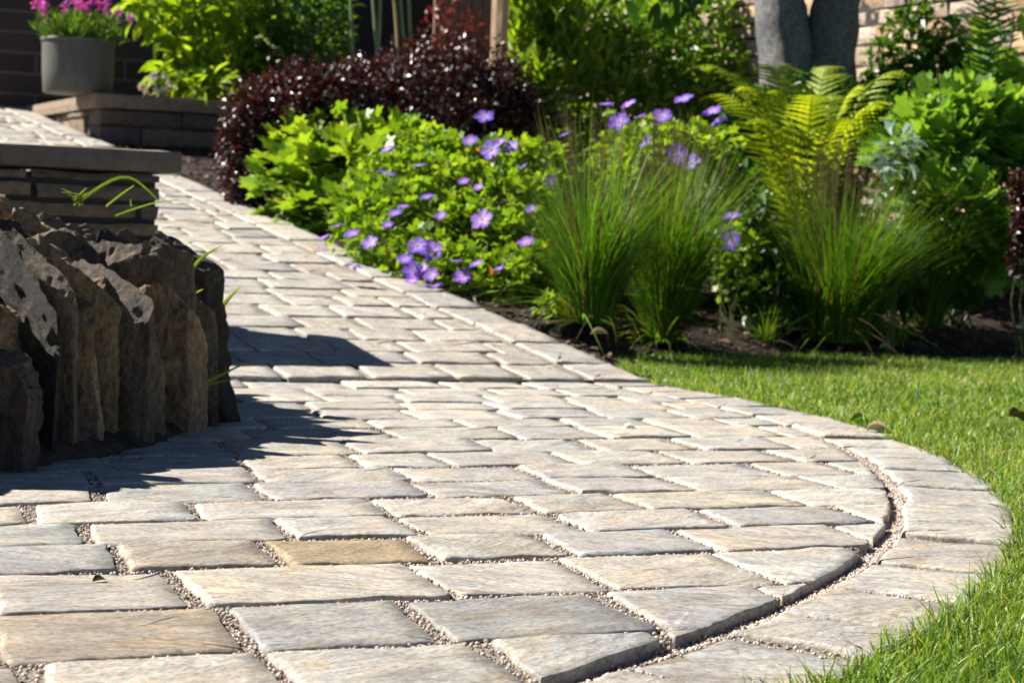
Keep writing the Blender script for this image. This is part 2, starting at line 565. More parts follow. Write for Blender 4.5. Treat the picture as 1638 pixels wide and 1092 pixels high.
M['petal'] = leaf_mat('violet_petal', [(0, (.85, .75, .92)), (.25, (.55, .38, .85)), (.6, (.32, .17, .74)), (1, (.20, .08, .60))], .40, .5, .25, (1.1, 1.0, 1.25))
M['pink_petal'] = leaf_mat('pink_petal', [(0, (.45, .06, .34)), (1, (.72, .16, .55))], .3, .5, .25, (1.1, 1, 1.1))
M['white_petal'] = leaf_mat('white_petal', [(0, (.6, .55, .45)), (1, (.75, .72, .66))], .2, .6, .2, (1, 1, 1))
M['dry_leaf'] = leaf_mat('dry_leaf', [(0, (.13, .12, .04)), (.2, (.30, .33, .13)), (1, (.55, .48, .30))], .2, .55, .3, (1, 1, .8))

# ---------------------------------------------------------------- ground
def grid_mesh(xs, ys, zf):
    X, Y = np.meshgrid(xs, ys)
    Z = zf(X.ravel(), Y.ravel())
    V = np.c_[X.ravel(), Y.ravel(), Z]
    nx, ny = len(xs), len(ys)
    i = np.arange(nx * ny).reshape(ny, nx)
    Q = np.stack([i[:-1, :-1], i[:-1, 1:], i[1:, 1:], i[1:, :-1]], -1).reshape(-1, 4)
    return V, Q

def soil_z(x, y):
    t = -math.sin(TH) * x + math.cos(TH) * y - N_STEP
    z = np.where(t > 0, M_RAMP * t - 0.06 * np.clip((x - 0.3) / 0.8, 0, 1), 0)
    s = (x - LB0[0]) * lbn[0] + (y - LB0[1]) * lbn[1]
    z = np.where((x > .35) & (s < .6), np.minimum(z, .004 + .30 * np.maximum(s, 0)), z)
    P = np.c_[x, y]
    z = z + 0.018 * fbm(P, 7, 3, 4) - 0.008
    low = (np.hypot(x - CC[0], y - CC[1]) < R_OUT + .04) & (t < .03)
    z = np.where(low | in_lawn(x, y, -0.03), -0.07, z)
    # under the straight path
    e = (x - ER0[0]) * V2[1] - (y - ER0[1]) * V2[0]
    z = np.where((e < -0.02) & (e > -1.5) & (t > -.03), np.minimum(z, M_RAMP * np.maximum(t, 0) - 0.05), z)
    return z

mb = MB()
xs = np.concatenate([np.linspace(-9, -3.2, 15), np.arange(-3, 5, .035), np.linspace(5.2, 12, 16)])
ys = np.concatenate([np.linspace(-3, 4.2, 10), np.arange(4.3, 9, .035), np.linspace(9.2, 22, 40)])
V, Q = grid_mesh(xs, ys, soil_z)
mb.add(V, None, Q)
soil = mb.build('soil', M['soil'], smooth=True); tag(soil, kind='structure')
mb = MB()
V, Q = grid_mesh(np.linspace(-150, 150, 9), np.linspace(-120, 200, 9), lambda x, y: np.full(len(x), -0.16))
mb.add(V, None, Q)
tag(mb.build('ground', M['turf']), kind='structure')

# ---------------------------------------------------------------- paving slabs
def clip_half(poly, p, nrm):
    """keep the part of a convex polygon where (q-p).nrm <= 0"""
    out = []
    k = len(poly)
    for i in range(k):
        a, b = poly[i], poly[(i + 1) % k]
        da, db = np.dot(a - p, nrm), np.dot(b - p, nrm)
        if da <= 0:
            out.append(a)
        if (da < 0 < db) or (db < 0 < da):
            out.append(a + (b - a) * da / (da - db))
    return out

def poly_area(P):
    P = np.asarray(P)
    x, y = P[:, 0], P[:, 1]
    return .5 * np.sum(x * np.roll(y, -1) - y * np.roll(x, -1))

slab_edges = []       # (world points, outward normals) for the gravel
def slab(mb, poly, step, zf, tint, jit=.0035, world=None, thick=.034):
    P = np.asarray(poly, float)
    if poly_area(P) < 0:
        P = P[::-1]
    # drop very short edges, blunt the corners
    keep = [i for i in range(len(P)) if np.linalg.norm(P[i] - P[i - 1]) > .008]
    P = P[keep]
    if len(P) < 3 or abs(poly_area(P)) < .0005:
        return
    pts = []
    k = len(P)
    for i in range(k):
        a, b, c = P[i - 1], P[i], P[(i + 1) % k]
        la, lc = np.linalg.norm(b - a), np.linalg.norm(c - b)
        ra = min(.008, la * .3) * (.3 + .9 * rs.rand()); rc = min(.008, lc * .3) * (.3 + .9 * rs.rand())
        p0, p1 = b + (a - b) / la * ra, b + (c - b) / lc * rc
        pts += [p0, (p0 + p1 + b * .7) / 2.7, p1]
    dense = []
    k = len(pts)
    for i in range(k):
        a, b = pts[i], pts[(i + 1) % k]
        m = max(1, int(np.linalg.norm(b - a) / step))
        for j in range(m):
            dense.append(a + (b - a) * j / m)
    D = np.array(dense)
    n = len(D)
    t = np.roll(D, -1, 0) - np.roll(D, 1, 0)
    t /= np.linalg.norm(t, axis=1, keepdims=True) + 1e-9
    o = np.c_[t[:, 1], -t[:, 0]]
    sd = rs.randint(1000)
    w = fbm(D, 22, sd, 3) * jit * 2.0 + vnoise(D, 6, sd + 3) * jit * 1.2
    D = D + o * (w - jit)[:, None]
    if world is not None:
        slab_edges.append((world(D), world(D + o * .001) - world(D)))
    cen = D.mean(0)
    bev = np.clip(.0044 + .0034 * vnoise(D, 18, sd + 9), .002, .010) * (1 - .65 * (o @ (U2 if world is None else np.array([1.0, 0.0]))))
    dz = np.clip(.0038 + .0038 * vnoise(D, 14, sd + 19), .001, .010)
    cv = np.cov((D - cen).T)
    ew, ax = np.linalg.eigh(cv)
    loc = (D - cen) @ ax
    ext = np.abs(loc).max(0)
    def inset(k):
        return cen + (loc * (1 - np.clip(k[:, None] * bev[:, None] / ext[None], 0, .4))) @ ax.T
    one = np.ones(n)
    inner = inset(one * 1.12)
    rings = [(D, -thick, None), (D, 0, -dz - .003), (inset(one * .35), 0, -dz * .5), (inset(one), 0, -dz * .08)]
    V = []
    z_riven = lambda q: (fbm(q * np.array([1, 2.6]), 11, sd, 4) * .0030)
    for q, z0, dzz in rings:
        zz = zf(q) + (np.full(n, z0) if dzz is None else dzz + z_riven(q))
        V.append(np.c_[q, zz])
    for s in (1.0, .72, .48, .24):
        q = cen + (inner - cen) * s
        V.append(np.c_[q, zf(q) + z_riven(q)])
    q = cen[None]
    V.append(np.c_[q, zf(q) + z_riven(q)])
    V = np.concatenate(V)
    R = 8
    Q = []
    for r in range(R - 1):
        for j in range(n):
            Q.append((r * n + j, r * n + (j + 1) % n, (r + 1) * n + (j + 1) % n, (r + 1) * n + j))
    T = [((R - 1) * n + j, (R - 1) * n + (j + 1) % n, R * n) for j in range(n)]
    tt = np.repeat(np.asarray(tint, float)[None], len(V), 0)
    tt[:n] *= .28                # joint shade painted into the colour low on the sides
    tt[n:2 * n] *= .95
    tt[2 * n:3 * n] *= 1.32      # glare of sunlit edges painted into the arris as a paler tint
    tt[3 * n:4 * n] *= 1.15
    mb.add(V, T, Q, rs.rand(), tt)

PALETTE = [((.300, .280, .252), 6), ((.285, .275, .258), 6), ((.315, .290, .255), 4), ((.275, .270, .262), 4), ((.300, .268, .228), 1.2), ((.255, .252, .246), 1), ((.325, .310, .285), 4)]
pw = np.array([p[1] for p in PALETTE], float); pw /= pw.sum()
def stone_tint():
    c = np.array(PALETTE[rs.choice(len(PALETTE), p=pw)][0]) * (.92 + .16 * rs.rand())
    return (c * .85 + c.mean() * .15) * 1.25 + rs.normal(size=3) * .003

def to_local(x, y):
    return np.array([x * math.cos(TH) + y * math.sin(TH), -x * math.sin(TH) + y * math.cos(TH)])
def to_world2(P):
    P = np.asarray(P, float)
    return np.c_[P[:, 0] * U2[0] + P[:, 1] * N2[0], P[:, 0] * U2[1] + P[:, 1] * N2[1]]

special = []
for px, py, c in ((600, 872, (.30, .24, .155)), (830, 958, (.245, .243, .238)), (480, 975, (.29, .285, .275)), (60, 885, (.29, .288, .28)), (200, 880, (.30, .272, .235)), (90, 985, (.30, .262, .215))):
    g = on(px, py, flat_z); special.append((to_local(g[0], g[1]), c))

cl = to_local(*CC)
circ = [cl + R_IN * np.array([math.cos(a), math.sin(a)]) for a in np.linspace(-2.2, 1.6, 70)]
mb = MB()
b = 1.873 - .192 * 8
row = 0
while b < N_STEP - .03:
    hrow = .192 * (1 + .10 * rs.randn())
    hrow = float(np.clip(hrow, .165, .222))
    if b + hrow > N_STEP - .06:
        hrow = N_STEP - .004 - b
    a = -2.6 + rs.rand() * .2
    while a < 3.6:
        w = float(np.clip(.242 + .035 * rs.randn(), .17, .33))
        g = .0028 + .0028 * rs.rand()
        gj = .0042 + .0038 * rs.rand()
        poly = [np.array(q) for q in ((a + gj, b + g), (a + w - gj, b + g + rs.normal() * .003), (a + w - gj + rs.normal() * .006, b + hrow - g * .6), (a + gj + rs.normal() * .006, b + hrow - g * .6 + rs.normal() * .003))]
        c0 = np.array([a + w / 2, b + hrow / 2])
        cw = to_world2(c0[None])[0]
        if np.hypot(*(cw - CC)) < R_IN + .25 and np.hypot(*(cw - CC)) > 1.0 and cw[0] > -2.0:
            for i in range(len(circ) - 1):
                p0, p1 = circ[i], circ[i + 1]
                if min(np.hypot(*(q - cl)) for q in (p0,)) and max(np.hypot(*(q - cl)) for q in poly) > R_IN - .01:
                    mid = (p0 + p1) / 2 - cl
                    poly = clip_half(poly, p0, mid / np.hypot(*mid))
                    if len(poly) < 3:
                        break
            if len(poly) >= 3:
                tint = stone_tint()
                for sc, c in special:
                    if abs(sc[0] - c0[0]) < w / 2 and abs(sc[1] - c0[1]) < hrow / 2:
                        tint = np.array(c)
                z0, tx, ty = rs.normal() * .0016, rs.normal() * .007, rs.normal() * .007
                zf = lambda q, c0=c0, z0=z0, tx=tx, ty=ty: z0 + (q[:, 0] - c0[0]) * tx + (q[:, 1] - c0[1]) * ty
                if len(poly) != 4 or np.hypot(*(np.mean(poly, 0) - c0)) > .004:
                    c0 = np.mean(poly, 0); tx *= .3; ty *= .3; z0 *= .5
                    zf = lambda q, c0=c0, z0=z0, tx=tx, ty=ty: z0 + (q[:, 0] - c0[0]) * tx + (q[:, 1] - c0[1]) * ty
                near = cw[1] < 3.4
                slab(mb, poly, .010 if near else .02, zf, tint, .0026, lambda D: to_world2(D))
        a += w
    b += hrow
    row += 1
# the ring of slabs round the patio's rim (built in the same turned coordinates)
ang = -2.2
while ang < 1.45:
    wa = float(np.clip(.21 + .03 * rs.randn(), .15, .27)) / R_OUT
    g = .0085 / R_OUT
    ring_in = [cl + R_RING * np.array([math.cos(t), math.sin(t)]) for t in np.linspace(ang + g, ang + wa - g, 5)]
    r_o = R_OUT + rs.normal() * .006
    ring_out = [cl + r_o * np.array([math.cos(t), math.sin(t)]) for t in np.linspace(ang + wa - g, ang + g, 5)]
    c0 = cl + (R_RING + R_OUT) / 2 * np.array([math.cos(ang + wa / 2), math.sin(ang + wa / 2)])
    cw = to_world2(c0[None])[0]
    if n_of(*cw) < N_STEP - .02:
        z0, tx, ty = rs.normal() * .003 - .002, rs.normal() * .008, rs.normal() * .010
        zf = lambda q, c0=c0, z0=z0, tx=tx, ty=ty: z0 + (q[:, 0] - c0[0]) * tx + (q[:, 1] - c0[1]) * ty
        poly = clip_half(ring_in + ring_out, np.array([0, N_STEP - .006]), np.array([0, 1.0]))
        if len(poly) > 2:
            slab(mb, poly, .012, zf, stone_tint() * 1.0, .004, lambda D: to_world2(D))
    ang += wa
patio = mb.build('patio', M['paving'], smooth=False, rz=TH)
patio.data.polygons.foreach_set('use_smooth', np.full(len(patio.data.polygons), True))
tag(patio, kind='structure')

# the straight ramped path: local x along the courses, y along the path
mb = MB()
PW = 1.42
l0 = np.array([ER0[0], ER0[1]])
vlen_z = lambda q: Z_STEP + M_RAMP * ((q @ N2) - N_STEP)
edges_path = []
def ramp_slab(a0, a1, b0, b1, tint, gx=.006, gy=.005, skew=0):
    # a: metres left of the right edge along the courses; b: metres along the path
    c = [(a1 - gx, b0 + gy), (a0 + gx, b0 + gy), (a0 + gx, b1 - gy * .6), (a1 - gx, b1 - gy * .6)]
    poly = [l0 - U2 * a + V2 * bb + rs.normal(size=2) * .003 for a, bb in c]
    c0 = np.mean(poly, 0)
    z0, tx, ty = rs.normal() * .0018, rs.normal() * .008, rs.normal() * .010
    zf = lambda q: vlen_z(q) + z0 + (q - c0) @ np.array([tx, ty])
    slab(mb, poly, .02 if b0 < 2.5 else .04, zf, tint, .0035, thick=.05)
b = 0.0
while b < 9.5:
    hb = float(np.clip(.19 * (1 + .12 * rs.randn()), .14, .23))
    a = .20
    a -= 0
    first = .08 + .2 * rs.rand()
    while a < PW:
        w = first if first else float(np.clip(.25 + .04 * rs.randn(), .17, .34))
        first = None
        ramp_slab(a, min(a + w, PW + .05), b, b + hb, stone_tint() * .96)
        a += w
    b += hb
b = 0.0
while b < 9.5:
    hb = float(np.clip(.30 + .05 * rs.randn(), .2, .42))
    ramp_slab(0.0, .19, b, b + hb, stone_tint() * .96)
    b += hb
# grey slab seen half way up
path = mb.build('path', M['paving'], smooth=True)
tag(path, kind='structure')
# bedding under both
mb = MB()
k = 120
prof = [(R_OUT - .01, -.009), (R_RING + .004, -.008), (R_RING - .004, -.012), (R_IN, -.017), (R_IN - .012, -.007), (1.2, -.007), (.001, -.007)]
V = np.array([[CC[0] + r * math.cos(t_), CC[1] + r * math.sin(t_), z] for r, z in prof for t_ in np.arange(k) * 2 * math.pi / k])
mb.add(V, None, [(i * k + (j + 1) % k, i * k + j, (i + 1) * k + j, (i + 1) * k + (j + 1) % k) for i in range(len(prof) - 1) for j in range(k)])
pl = [l0 - U2 * a + V2 * bb for a, bb in ((0.01, .012), (PW, .012), (PW, 9.4), (0.01, 9.4))]
V = np.array([[p[0], p[1], Z_STEP + M_RAMP * (p @ N2 - N_STEP) - .007] for p in pl])
mb.add(V, None, [(1, 0, 3, 2)])
tag(mb.build('gravel_bed', M['gravel_bed']), kind='structure')

# loose grit in the joints
t = (1 + 5 ** .5) / 2
IV = unit(np.array([(-1, t, 0), (1, t, 0), (-1, -t, 0), (1, -t, 0), (0, -1, t), (0, 1, t), (0, -1, -t), (0, 1, -t), (t, 0, -1), (t, 0, 1), (-t, 0, -1), (-t, 0, 1)], float))
IT = np.array([(0, 11, 5), (0, 5, 1), (0, 1, 7), (0, 7, 10), (0, 10, 11), (1, 5, 9), (5, 11, 4), (11, 10, 2), (10, 7, 6), (7, 1, 8), (3, 9, 4), (3, 4, 2), (3, 2, 6), (3, 6, 8), (3, 8, 9), (4, 9, 5), (2, 4, 11), (6, 2, 10), (8, 6, 7), (9, 8, 1)])
pos = []
for D, o in slab_edges:
    c = D.mean(0)
    if c[1] > 3.9 or c[1] < 1.3 or c[0] < -1.1:
        continue
    o = o / (np.linalg.norm(o, axis=1, keepdims=True) + 1e-9)
    reps = 3
    for _ in range(reps):
        q = D + o * (.001 + .011 * rs.rand(len(D), 1)) + rs.normal(size=D.shape) * .003
        pos.append(q)
th_ = rs.uniform(TH - 1.3, TH + .7, 9000); rr_ = R_IN + rs.uniform(-.002, .024, 9000)
pos.append(np.c_[CC[0] + rr_ * np.cos(th_), CC[1] + rr_ * np.sin(th_)])
pos = np.concatenate(pos)
n = len(pos)
rr_ = np.hypot(pos[:, 0] - CC[0], pos[:, 1] - CC[1])
P3 = np.c_[pos, np.interp(rr_, [R_IN - .012, R_IN, R_RING - .004, R_RING + .004], [-.0066, -.0165, -.0125, -.0085]) + .003 * rs.rand(n)]
mb = MB()
tin = np.array([(.50, .42, .34), (.38, .28, .21), (.58, .52, .46), (.18, .13, .11), (.44, .37, .32)])[rs.randint(0, 5, n)]
sc = (.0011 + .0014 * rs.rand(n))
scatter(mb, IV, IT, P3, rand_unit(n), rand_unit(n), sc * (1 + .5 * rs.rand(n)), rs.rand(n), 0, sc, tin)
tag(mb.build('joint_gravel', M['pebble']), 'fine buff grit filling the joints between the paving slabs', 'gravel', kind='stuff')

# ---------------------------------------------------------------- lawn
mb = MB()
arc_t = np.linspace(-2.6, 1.5, 90)
pts = [CC + (R_OUT + .004) * np.array([math.cos(TH + a), math.sin(TH + a)]) for a in arc_t]
pts = [p for p in pts if in_lawn(p[0], p[1], -.02)]
far = [LB0, LB0 + lbd * 9, np.array([9.5, -4]), np.array([pts[0][0] - .3, -4])]
poly = pts + far
me = bpy.data.meshes.new('lawn')
me.from_pydata([(float(p[0]), float(p[1]), -.012) for p in poly], [], [list(range(len(poly)))])
me.materials.append(M['turf'])
lawn = link('lawn', me); tag(lawn, kind='structure')

BL = []
def blade_template(seg=4, bend=.5):
    V, T = [], []
    for i in range(seg + 1):
        f = i / seg
        w = .5 * (1 - f ** 2.2) + .02
        x = f * (1 - .25 * bend * f)
        z = -bend * f * f * .6
        V += [(x, w, z), (x, -w, z)]
        if i:
            a = 2 * i - 2
            T += [(a, a + 1, a + 3), (a, a + 3, a + 2)]
    return np.array(V, float), np.array(T)
B1, B2, B3 = blade_template(3, .2), blade_template(3, .6), blade_template(4, 1.0)

def lawn_patch(mb, x0, x1, y0, y1, dens, lmin, lmax, wid, near_edge=False):
    n = int((x1 - x0) * (y1 - y0) * dens)
    x = x0 + (x1 - x0) * rs.rand(n); y = y0 + (y1 - y0) * rs.rand(n)
    ok = in_lawn(x, y, -.012)
    # only what the lens and a step to either side can see
    ok &= (np.abs(x) < .36 * y + .55)
    x, y = x[ok], y[ok]; n = len(x)
    P = np.c_[x, y]
    clump = fbm(P, 9, 41, 3)
    L = (lmin + (lmax - lmin) * rs.rand(n) ** 1.4) * (1 + .35 * clump)
    d = unit(np.c_[rs.normal(size=(n, 2)) * .55, np.ones(n)] + np.c_[vnoise(P, 5, 4), vnoise(P, 5, 8), np.zeros(n)] * .35)
    nn = rand_unit(n) * np.array([1, 1, .2])
    worn = fbm(P, 2.6, 77, 3)
    edge = np.clip(1 - (np.hypot(x - CC[0], y - CC[1]) - R_OUT) / .12, 0, 1)
    r = np.clip(.40 + .28 * rs.normal(size=n) + .24 * worn + .22 * edge * rs.rand(n) + .25 * (rs.rand(n) > .93), 0, 1)
    P3 = np.c_[x, y, np.full(n, -.014)]
    for k, tpl in enumerate((B1, B2, B3)):
        s = (np.arange(n) % 3) == k
        scatter(mb, tpl[0], tpl[1], P3[s], d[s], nn[s], L[s], r[s], 0, wid * (.7 + .6 * rs.rand(s.sum())))
mb = MB()
lawn_patch(mb, -.3, 1.8, 1.2, 2.2, 34000, .022, .050, .0024)
lawn_patch(mb, .1, 2.1, 2.2, 3.3, 30000, .022, .048, .0026)
lawn_patch(mb, .3, 2.4, 3.3, 4.6, 16000, .022, .046, .0034)
lawn_patch(mb, .3, 3.2, 4.6, 6.9, 11000, .024, .050, .0044)
# taller uncut blades hanging over the rim
n = 900
aa = TH + rs.uniform(-1.3, .9, n)
rr = R_OUT + rs.uniform(-.01, .04, n)
x = CC[0] + rr * np.cos(aa); y = CC[1] + rr * np.sin(aa)
ok = in_lawn(x, y, -.012)
x, y, aa = x[ok], y[ok], aa[ok]; n = len(x)
d = unit(np.c_[-np.cos(aa) * .5 + rs.normal(size=n) * .5, -np.sin(aa) * .5 + rs.normal(size=n) * .5, np.ones(n)])
scatter(mb, B3[0], B3[1], np.c_[x, y, np.full(n, -.012)], d, rand_unit(n), .035 + .045 * rs.rand(n), rs.rand(n) * .6, 0, .0026)
tag(mb.build('grass', M['grass']), 'short green mown grass of the lawn round the patio', 'grass', kind='stuff')

# ---------------------------------------------------------------- bark mulch on the bed
mb = MB()
CHIP = (np.array([(-1, -.35, 0), (-.2, -.5, .12), (1, -.25, 0), (.9, .3, .05), (0, .5, .15), (-.9, .3, 0), (0, 0, .22), (0, 0, -.1)], float), np.array([(0, 1, 6), (1, 2, 6), (2, 3, 6), (3, 4, 6), (4, 5, 6), (5, 0, 6), (1, 0, 7), (2, 1, 7), (3, 2, 7), (4, 3, 7), (5, 4, 7), (0, 5, 7)]))
n = 26000
x = rs.uniform(-3.2, 3.4, n); y = rs.uniform(5.0, 11.5, n)
e = (x - ER0[0]) * V2[1] - (y - ER0[1]) * V2[0]
ok = (e > -.015) & ~in_lawn(x, y, -.03) & (n_of(x, y) > N_STEP - .05) & (np.abs(x) < .36 * y + .4)
x, y = x[ok], y[ok]; n = len(x)
P3 = np.c_[x, y, soil_z(x, y) + .004]
tin = np.array([(.06, .036, .024), (.13, .08, .05), (.03, .018, .012), (.22, .15, .10), (.09, .05, .034)])[rs.choice(5, n, p=[.3, .22, .28, .06, .14])]
scatter(mb, CHIP[0], CHIP[1], P3, unit(rs.normal(size=(n, 3)) * [1, 1, .35]), unit(rs.normal(size=(n, 3)) * .5 + [0, 0, 1]), .008 + .020 * rs.rand(n) ** 2, rs.rand(n), 0, .008 + .012 * rs.rand(n), tin)
tag(mb.build('bark_mulch', M['bark']), 'brown bark mulch covering the flower bed', 'mulch', kind='stuff')

# ---------------------------------------------------------------- stones
def cube_grid(nx, ny, nz):
    """closed box surface grid on [-1,1]^3"""
    idx, V, Q = {}, [], []
    def vid(i, j, k):
        key = (i, j, k)
        if key not in idx:
            idx[key] = len(V)
            V.append((2 * i / nx - 1, 2 * j / ny - 1, 2 * k / nz - 1))
        return idx[key]
    for k in (0, nz):
        for i in range(nx):
            for j in range(ny):
                q = [vid(i, j, k), vid(i + 1, j, k), vid(i + 1, j + 1, k), vid(i, j + 1, k)]
                Q.append(q if k else q[::-1])
    for j in (0, ny):
        for i in range(nx):
            for k in range(nz):
                q = [vid(i, j, k), vid(i + 1, j, k), vid(i + 1, j, k + 1), vid(i, j, k + 1)]
                Q.append(q[::-1] if j else q)
    for i in (0, nx):
        for j in range(ny):
            for k in range(nz):
                q = [vid(i, j, k), vid(i, j + 1, k), vid(i, j + 1, k + 1), vid(i, j, k + 1)]
                Q.append(q if i else q[::-1])
    return np.array(V, float), np.array(Q)

def rock(dim, seed, cuts=9, rough=.05, res=(8, 8, 12), cut_lo=.72, top_slope=None, bottom_safe=True, upright=False):
    """a broken stone: a box cut by random planes, then roughened; base at z=0"""
    r = np.random.RandomState(seed)
    V, Q = cube_grid(*res)
    for q_ in range(cuts):
        n = r.normal(size=3)
        if upright:
            n[2] = abs(n[2]) * (.10 if q_ > 2 else 1.6)
        n /= np.linalg.norm(n)
        if bottom_safe and n[2] < -.2:
            n[2] = -n[2]
        h = r.uniform(cut_lo, 1.12) * (abs(n).sum()) * .78
        d = V @ n - h
        V = V - np.where(d > 0, d, 0)[:, None] * n
    V = V * np.asarray(dim) * .5
    if top_slope is not None:
        f = (V[:, 2] / dim[2] + .5)
        V[:, 2] += f ** 2 * (V[:, 0] * top_slope[0] + V[:, 1] * top_slope[1])
    P = V + seed * 1.37
    s = min(dim)
    o = unit(V / (np.asarray(dim) ** 1.0))
    f1 = fbm(P * [1, 1, .7], 1.6 / s, seed, 4)
    step = np.floor(fbm(P * [1, 1, .6], 1.3 / s, seed + 50, 2) * 6) / 6
    rid = 1 - np.abs(vnoise(P * [1, 1, .8], 3.4 / s, seed + 90)) * 2
    rid2 = 1 - np.abs(vnoise(P * [1, 1, .9], 9 / s, seed + 91)) * 2
    V = V + o * (rough * s * (f1 * 1.3 + step * 1.5 + rid * .45 + rid2 * .22))[:, None]
    V[:, 2] += dim[2] * .5
    return V, Q

rs.seed(12)
wall_t = thing('rock_wall', 'rugged curved dry stone wall of upright slates at the left of the patio', 'stone wall', (CC[0] + .05, CC[1] + .14, 0))
SL = [(.13, .095, .065), (.33, .225, .125), (.07, .055, .042), (.46, .32, .17), (.16, .12, .08), (.25, .185, .115)]
def place(V, c, yaw, lean=0.0):
    ca, sa = math.cos(yaw), math.sin(yaw)
    X = V[:, 0] + V[:, 2] * lean          # outward lean
    return np.c_[c[0] + X * ca - V[:, 1] * sa, c[1] + X * sa + V[:, 1] * ca, V[:, 2] + c[2]]
an = -1.15
sd = 100
while an < .66:
    wd = float(rs.choice([rs.uniform(.016, .030), rs.uniform(.025, .045), rs.uniform(.045, .07)]))
    rad = 1.425 + .03 * math.sin(an * 2) + rs.normal() * .036
    hh = rs.uniform(.28, .41) + .03 * math.sin(an * 9) - (.05 * max(0, an - .45) / .3)
    rad -= .16 * max(0, an - .3)
    if rs.rand() < .22:
        hh *= .62; rad += .02
    dep = rs.uniform(.16, .26)
    V, Q = rock((dep, wd, hh), sd, 10, .13, (20, max(7, int(wd * 190)), 40), .74, (-rs.uniform(.3, 1.1), rs.normal() * 1.2), True, True)
    c = np.array([(rad - dep / 2) * math.cos(an), (rad - dep / 2) * math.sin(an), -.02])
    V = place(V, c, an + rs.normal() * .09, rs.normal() * .05 - .03)
    mb = MB()
    tcol = np.array(SL[rs.randint(len(SL))]) * rs.uniform(.7, 1.35)
    mb.add(V, None, Q, .5, tcol)
    mb.build('stone', M['slate'], wall_t)
    an += (wd * .92 + rs.uniform(.003, .018)) / 1.42
    sd += 1
# weathered blocks behind and above the upright slates
for rad, z0, nst, dimr, ang0, ang1 in ((1.24, .19, 23, (.14, .22), -1.1, .80), (1.12, .25, 17, (.18, .28), -1.1, .85), (.97, .275, 11, (.24, .34), -1.0, .95), (.78, .29, 8, (.24, .34), -1.0, 1.0)):
    for i in range(nst):
        a0 = ang0 + (ang1 - ang0) * (i + .5 + rs.uniform(-.25, .25)) / nst
        dim = (rs.uniform(*dimr), rs.uniform(.10, .20), rs.uniform(.11, .165))
        V, Q = rock(dim, sd, 10, .17, (26, 22, 20), .6, (rs.normal() * .25 - .25, rs.normal() * .3))
        c = np.array([rad * math.cos(a0), rad * math.sin(a0), z0 + rs.uniform(-.035, .035) - .07 * max(0, a0 - .35)])
        V = place(V, c, a0 + rs.normal() * .35, 0)
        mb = MB()
        mb.add(V, None, Q, .5, np.array(SL[rs.randint(len(SL))]) * rs.uniform(.9, 1.5))
        mb.build('stone', M['boulder'], wall_t)
        sd += 1
mb = MB()
k = 40
prof = [(1.27, -.03), (1.25, .10), (1.18, .18), (1.05, .24), (.8, .32), (.4, .42), (.001, .42)]
V = np.array([[r * math.cos(a), r * math.sin(a), z] for r, z in prof for a in np.linspace(-1.5, 1.4, k)])
V = V + np.c_[fbm(V, 8, 3, 3), fbm(V, 8, 5, 3), fbm(V, 8, 7, 3)] * .015
Q = [(r * k + i, r * k + i + 1, (r + 1) * k + i + 1, (r + 1) * k + i) for r in range(len(prof) - 1) for i in range(k - 1)]
mb.add(V, None, Q)
mb.build('core', M['core'], wall_t, smooth=True)
mb = MB()
k = 160
aa = np.linspace(-1.2, .82, k)
prof = [(1.29, .045), (1.36, .036), (1.405, .026), (1.44, .014), (1.462, -.004), (1.47, -.02)]
rr_ = lambda r, a: r + .03 * math.sin(a * 2) - .16 * max(0, a - .3)
V = np.array([[rr_(r, a) * math.cos(a), rr_(r, a) * math.sin(a), z] for r, z in prof for a in aa])
V[:, 2] += fbm(V, 26, 3, 4) * .018
V[:, :2] += np.c_[fbm(V, 14, 5, 3), fbm(V, 14, 7, 3)] * .022
Q = [(r * k + i, (r + 1) * k + i, (r + 1) * k + i + 1, r * k + i + 1) for r in range(len(prof) - 1) for i in range(k - 1)]
mb.add(V, None, Q)
mb.build('soil_footing', M['core'], wall_t, smooth=True)

# ---------------------------------------------------------------- terrace walls with stone copings
def slab_box(mb, o2, ux, uy, x0, x1, y0, y1, z0, z1, tint, jit=.004, seg=.05, seed=0):
    """a roughened box in the frame (ux, uy) with origin o2"""
    nx, ny, nz = max(2, int((x1 - x0) / seg)), max(2, int((y1 - y0) / seg)), max(2, int((z1 - z0) / seg * 1.5))
    V, Q = cube_grid(nx, ny, nz)
    L = np.c_[(x0 + x1) / 2 + V[:, 0] * (x1 - x0) / 2, (y0 + y1) / 2 + V[:, 1] * (y1 - y0) / 2, (z0 + z1) / 2 + V[:, 2] * (z1 - z0) / 2]
    ch = (np.abs(V) > .999).sum(1)
    d = np.c_[fbm(L, 14, seed, 3), fbm(L, 14, seed + 7, 3), fbm(L, 14, seed + 13, 3)] * jit
    pull = np.where(ch >= 2, .005, 0)[:, None] * np.sign(V)
    L = L + d - pull
    mb.add(np.c_[o2[0] + L[:, 0] * ux[0] + L[:, 1] * uy[0], o2[1] + L[:, 0] * ux[1] + L[:, 1] * uy[1], L[:, 2]], None, Q, .5, tint)

def coursed_wall(mb, o2, ux, uy, x0, x1, y0, y1, z0, z1, hs, ws, cols, seed):
    """courses of stones round a solid core, all one body mesh"""
    slab_box(mb, o2, ux, uy, x0 + .012, x1 - .012, y0 + .012, y1 - .012, z0, z1 - .01, (.05, .042, .035), .002, .2, seed)
    r = np.random.RandomState(seed)
    z = z0
    while z < z1 - .015:
        h = r.uniform(*hs)
        if z + h > z1 - .03:
            h = z1 - z
        x = x0
        while x < x1 - .01:
            w = r.uniform(*ws)
            if x + w > x1 - .06:
                w = x1 - x
            pr = r.uniform(-.010, .014)
            slab_box(mb, o2, ux, uy, x + .004, x + w - .004, y0 - pr, y1 + pr, z + .004, z + h - .004, np.array(cols[r.randint(len(cols))]) * r.uniform(.75, 1.25), .010, .045, seed + int(x * 50))
            x += w
        z += h

